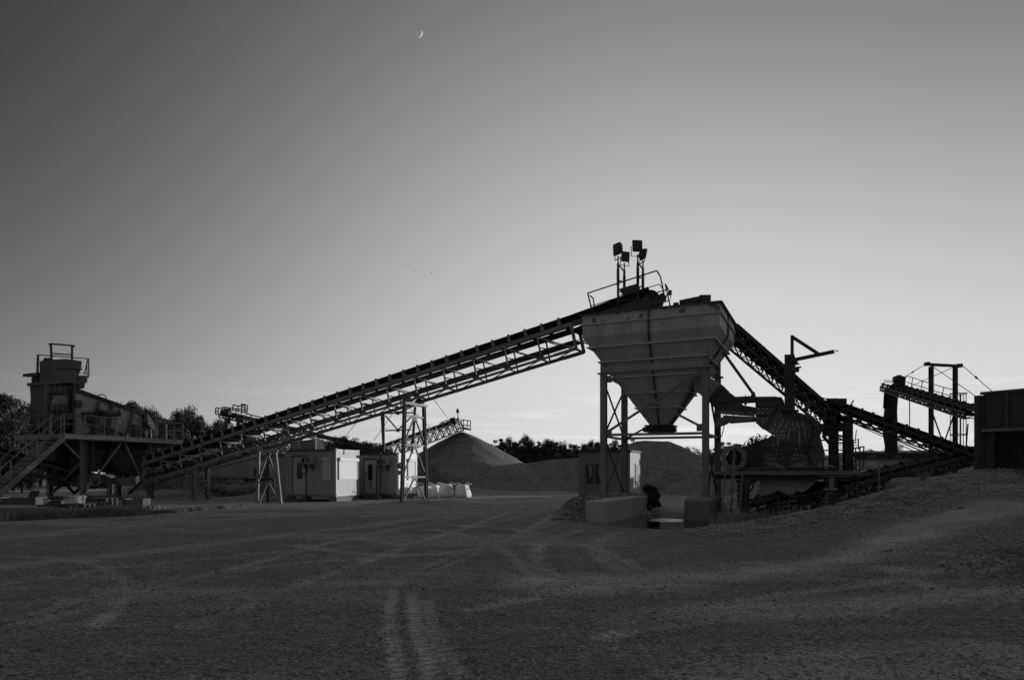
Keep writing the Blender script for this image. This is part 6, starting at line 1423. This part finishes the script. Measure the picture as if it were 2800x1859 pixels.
for i, (px, ty, d, k, wf) in enumerate([(1338,1214,112,'tall',1.2),(1350,1208,112,'tall',1.2),(1364,1196,110,'tall',1.2),(1378,1204,112,'round',.8),(1392,1198,110,'round',.8),(1408,1206,114,'round',.9),(1425,1186,108,'tall',1.3),(1438,1188,110,'round',.7),(1452,1204,112,'round',.9),(1466,1194,110,'tall',1.3),(1480,1202,112,'round',.8),(1494,1199,112,'round',.8),(1508,1206,110,'round',.9),(1520,1207,112,'round',.8),(1538,1196,110,'round',.55),(1552,1212,112,'tall',1.3),(1566,1206,112,'tall',1.2),(1578,1216,116,'tall',1.3),(1590,1206,114,'round',.8),(1604,1205,112,'tall',1.2),(1618,1206,112,'round',.8),(1634,1207,114,'round',.8),(1652,1204,112,'round',.8),(1666,1208,112,'tall',1.2),(1682,1204,112,'round',.8),(1700,1205,112,'tall',1.3),(1720,1192,108,'tall',1.2),
     (1400,1235,100,'round',1.3),(1430,1240,98,'round',1.4),(1460,1238,99,'round',1.4),(1490,1240,98,'round',1.4),(1525,1238,98,'round',1.4),(1560,1240,98,'round',1.4),(1590,1238,99,'round',1.4),(1370,1240,100,'round',1.4),(1350,1238,100,'round',1.3)]+[(x, 1222+5*math.sin(x), 106, 'round', 1.1) for x in range(1345, 1725, 16)]):
    tree(px, ty, d, k, 'LAB3', wf, G3)
for i, (px, ty, d, k, wf) in enumerate([(1880,1224,95,'round',1),(1898,1220,96,'open',1.1),(1918,1226,96,'round',1),(1938,1226,95,'round',1.1),(1960,1215,92,'tall',1.3),(1984,1205,90,'tall',1.4),(1975,1214,92,'round',.9),(2003,1214,92,'round',.9),(2024,1210,92,'tall',1.4),(2040,1228,95,'round',1.2),(1925,1245,85,'round',1.6),(1960,1245,85,'round',1.6),(2010,1245,85,'round',1.6)]):
    tree(px, ty, d, k, 'LAB4', wf, G4)
for i, (px, ty, d, k, wf) in enumerate([(2238,1232,90,'round',1.3),(2255,1238,90,'round',1.4),(2362,1240,90,'round',1.3),(2378,1231,90,'round',1.3),(2395,1229,92,'tall',1.5),(2410,1231,90,'round',1.3),(2425,1228,92,'round',1.2),(2440,1226,90,'round',1.2),(2500,1226,90,'tall',1.8),(2518,1228,90,'round',1.4),(2536,1232,90,'round',1.4),(2560,1236,90,'round',1.4),(2600,1238,90,'round',1.4),(2650,1228,88,'round',1.2),(2664,1222,88,'round',1.1),(2680,1224,88,'round',1.2),(2700,1228,88,'round',1.2)]):
    tree(px, ty, d, k, 'LAB5', wf, G5)
tree(2464, 1212, 70, 'open', 'loose young tree with sky showing through, right of the rubber sleeve', 1.3, None)
tree(2072, 1176, 42, 'bush', 'leafy bush showing above the crusher belt guard', .75, None)
for w_, t_, hh in ((43.6, 122, 22.0), (46.3, 126, 23.0), (44.4, 131, 23.0), (46.2, 134, 23.5)):  # unseen trees added to throw dappled shade on the screening plant
    q = Vector((-.499*w_+.864*t_, .864*w_+.499*t_, 0)); kk = tree(2400, 900, 90, 'round', 'tall tree added outside the right edge of the view to shade the screening plant', .5, 'shade trees added outside the view'); kk.location = q; kk.scale = (hh*.45, hh*.45, hh)
tree(1772, 1318, 28.6, 'shrub', 'dark leafy bush beside the sunlit end of the hut', 1.0, None, base=-.1)
tree(1786, 1344, 28.0, 'shrub', 'lower bush growing in front of the bigger one beside the hut', .95, None, base=-.05)
bl = [(905,1196,53,1.2),(925,1184,54,1.3),(945,1186,54,1.2),(968,1192,53,1.3),(990,1194,53,1.3),(1008,1200,52,1.2),(1035,1206,51,1.1),(1055,1215,51,1.0),(880,1200,54,1.3),(915,1212,49,1.6),(955,1212,49,1.6),(1000,1214,49,1.6),(1040,1222,48,1.5),(870,1215,50,1.4),(1070,1228,50,1.2),(895,1222,48,1.5),(1020,1228,47,1.4)]
for px, ty, d, wf in bl:
    p = PD(px, ty, d); b0 = max(0, gz(p.x, p.y)-.2); b0 = min(b0, p.z-.8)
    tree(px, ty, d, 'bush', 'LAB6', wf*.9, 'bushes on the berm', base=b0)
for px, ty, d in ((520,1180,60),(548,1190,58),(590,1196,58),(640,1200,60),(20,1215,52),(60,1222,52),(-10,1200,52),(690,1205,60)):
    tree(px, ty, d, 'bush', 'LAB7', 1.0, 'pale bushes below the left trees')
# labels by place in each row
def ordn(i):
    W = 'first second third fourth fifth sixth seventh eighth ninth tenth eleventh twelfth thirteenth fourteenth fifteenth sixteenth seventeenth eighteenth nineteenth twentieth'.split()
    if i < 20: return W[i]
    T = {2: 'twenty', 3: 'thirty', 4: 'forty', 5: 'fifty', 6: 'sixty', 7: 'seventy'}; t, u = divmod(i+1, 10)
    return T[t][:-1]+'ieth' if u == 0 else T[t]+'-'+W[u-1]
WH = {'LAB1': 'leafy tree from the left in the dark clump at the left edge', 'LAB2': 'tree from the left in the belt behind platform and main conveyor', 'LAB3': 'tree from the left in the skyline wood beside the tall cone',
      'LAB4': 'small tree from the left on the skyline behind the crusher motor', 'LAB5': 'low tree from the left on the horizon above the bay wall', 'LAB6': 'tangled bush from the left on the berm behind the cabins', 'LAB7': 'paler bush from the left below the dark left tree belt'}
for key, txt in WH.items():
    os_ = [o for o in COL.objects if o.parent is None and o.get('label') == key]
    for i, o in enumerate(sorted(os_, key=lambda o: o.location.x/o.location.y)): o['label'] = ordn(i)+' '+txt
# grass and weeds
def grass(name, n, fx, lab, hmin, hmax, m, w=.012):
    xs, ys = fx(n); zs = terrain(xs, ys); n = len(xs); h = RNG.uniform(hmin, hmax, n); a = RNG.uniform(0, 6.28, n); lx = RNG.normal(0, .35, n)*h; ly = RNG.normal(0, .35, n)*h
    ww = w*RNG.uniform(.6, 1.5, n); P = np.stack([np.stack([xs-np.cos(a)*ww, ys-np.sin(a)*ww, zs-.02], -1), np.stack([xs+np.cos(a)*ww, ys+np.sin(a)*ww, zs-.02], -1), np.stack([xs+lx, ys+ly, zs+h], -1)], 1).reshape(-1,3)
    me = bpy.data.meshes.new(name); me.vertices.add(3*n); me.vertices.foreach_set('co', P.ravel()); me.loops.add(3*n); me.loops.foreach_set('vertex_index', np.arange(3*n)); me.polygons.add(n); me.polygons.foreach_set('loop_start', np.arange(0,3*n,3)); me.polygons.foreach_set('loop_total', np.full(n,3)); me.update(); me.materials.append(m)
    o = bpy.data.objects.new(name, me); COL.objects.link(o); _props(o, lab, 'grass', None, 'stuff')
def strip(p0, p1, wid):
    def f(n):
        t = RNG.uniform(0, 1, n); x = p0[0]+(p1[0]-p0[0])*t; y = p0[1]+(p1[1]-p0[1])*t+np.abs(RNG.normal(0, wid, n)); k = fbm(x, y, 1.4, 61) > RNG.uniform(.25, .62, n); return x[k], y[k]
    return f
e0 = gpt(-60, 1428); e1 = gpt(330, 1412); e2_ = gpt(640, 1388)
grass('grass_strip', 26000, strip((e0.x,e0.y),(e1.x,e1.y),1.1), 'rough dry grass and weeds along the pallets beside the yard', .08, .4, grass_m, .014)
grass('grass_fringe', 14000, strip((e1.x,e1.y),(e2_.x,e2_.y),1.4), 'thin grass fringe between the pallets and the pipe stand', .04, .18, grass_m, .014)
grass('pit_weeds', 7000, lambda n: (lambda x: (x, np.interp(x, CRX, CRY)+1.0+RNG.uniform(0, 1, n)**1.5*4))(RNG.uniform(6.5, 13.2, n)), 'weeds and grass in the pit around the discharge conveyor', .1, .55, grass_m, .016)
grass('wall_grass', 700, lambda n: (RNG.normal(2.3, .35, n), RNG.normal(24.5, 1.6, n)), 'dark weeds at the left foot of the retaining wall', .04, .16, grass_m, .01)
grass('berm_grass', 30000, lambda n: (RNG.uniform(-26, -4, n), RNG.uniform(46, 60, n)), 'long grass covering the berm behind the cabins', .2, .7, grass_m, .03)
def weed(px, py, top, d, lab):
    z0 = PD(px, py, d); z0.z = gz(z0.x, z0.y)-.05; zt_ = PD(px, top, d).z; t = thing('weed', z0, lab, 'weed', 'tall weeds in the crusher pit')
    m = MB(); p = z0.copy(); pts = [p]; k = 8
    for i in range(k): p = p+Vector((random.uniform(-.015,.015), random.uniform(-.015,.015), (zt_-z0.z)/k)); pts.append(p)
    m.path(pts, .010, 5); part('stem', m, leaf_w, t)
    m = MB()
    for q in pts[2:]:
        for s in range(3):
            a = random.uniform(0, 6.28); d2 = Vector((math.cos(a), math.sin(a), .35)); e = q+d2*random.uniform(.10,.2); f = e+Vector((d2.x, d2.y, -.7))*.06; sd_ = d2.cross(Z).normalized()*.022; m.add([q, (q+e)/2+sd_, e, f, (q+e)/2-sd_], [(0,1,2,3,4)])
    part('leaves', m, leaf_w, t)
leaf_w = mat('pale_weed_leaf', .17, .3, 3, .7)
for i, (px, py, top, d) in enumerate([(2126,1440,1375,21.0),(2155,1442,1358,20.8),(2140,1438,1388,21),(2175,1430,1386,21),(2262,1405,1335,21),(2290,1400,1350,21.2),(2262,1408,1350,20.6),(2318,1390,1330,21.5),(2345,1380,1322,21.8),(2380,1372,1315,22),(1600,1385,1340,26)]):
    weed(px, py, top, d, (['tall narrow-leaved weed at the far left of the pit edge','very tall pale weed in front of the discharge conveyor tail','weed between the two tall ones before the conveyor tail','weed just right of the tall pale one at the pit edge','tall fern-like weed below the right pier of the deck','weed right of the fern-like one by the right pier','shorter weed in front of the right pier','weed left of the single fence post','weed close to the single fence post on its left','weed nearest the single fence post','thin tall weed against the lower wall of the hut'][i]))
# ---------------------------------------------------------------- rubble by the wall and plinth
n = 700; vv = RNG.uniform(-5.6, .5, n); uu = 1.6+np.abs(RNG.normal(.15, .22, n)); xs = O0.x+uu*.907+vv*.421; ys = O0.y-uu*.421+vv*.907
stones('wall_rubble', xs, ys, terrain(xs, ys), RNG.gamma(3, .018, n)+.02, stone_m, 'small rubble along the foot of the retaining wall')
n = 500; xs = RNG.normal(6.3, .7, n); ys = RNG.normal(22.2, .5, n); stones('plinth_rubble', xs, ys, terrain(xs, ys), RNG.gamma(3, .022, n)+.02, stone_m, 'broken stones in front of the concrete plinth')
n = 1400; vv = RNG.uniform(-5, 3, n); uu = RNG.uniform(-.5, .95, n); xs = O0.x+uu*.907+vv*.421; ys = O0.y-uu*.421+vv*.907
stones('pad_rubble', xs, ys, terrain(xs, ys), RNG.gamma(3, .014, n)+.015, stone_m, 'gravel on top of the pad behind the retaining wall')
# ================================================================ SKY OBJECTS
DM = 2500; c = PD(1146, 93, DM); R_ = 10.5*DM/FPX
u1 = Vector((math.cos(-.22), 0, math.sin(-.22))); u2 = Vector((math.sin(.22), 0, math.cos(.22)))
m = MB(); n = 20; outer = [c+u1*R_*math.cos(t)+u2*R_*math.sin(t) for t in [-math.pi/2+math.pi*i/n for i in range(n+1)]]
inner = [c+u1*R_*.62*math.cos(t)+u2*R_*math.sin(t)*.995+Vector((0,-R_*.3*math.cos(t),0)) for t in [-math.pi/2+math.pi*i/n for i in range(n+1)]]
m.add(outer+inner, [(i, i+1, n+2+i, n+1+i) for i in range(n)])
single('moon', m, emis('moon_glow', .5), 'thin waxing crescent moon high in the sky left of centre', 'moon')
DB = 150
for px, py, w_, lab in ((1113, 730, 1.0, 'upper left dark bird speck of the three in the sky'), (1133, 738, 1.7, 'middle bird of the three, wings spread'), (1179.5, 746, .9, 'lower right dark bird speck of the three in the sky')):
    c = PD(px, py, DB); s = .085*w_; m = MB()
    m.add([c+Vector((-s*1.5,0,.04)), c+Vector((-s*.2,-.1,.07)), c+Vector((-s*.2,.1,.0)), c+Vector((s*1.5,0,.04)), c+Vector((s*.2,-.1,.07)), c+Vector((s*.2,.1,.0))], [(0,2,1), (3,4,5)])
    m.tube(c-Vector((.1,0,.03)), c+Vector((.12,0,.02)), .06, 6, .03); single('bird', m, steel_k, lab, 'bird', group='birds in the sky')
m = MB(); DCN = 3000; a = PD(1200, 742, DCN); b = PD(1238, 728, DCN); m.tube(a, b, .3, 6, 1.3)
single('contrail', m, emis('contrail_white', .48), 'short pale contrail slanting up to the right of the birds', 'contrail')
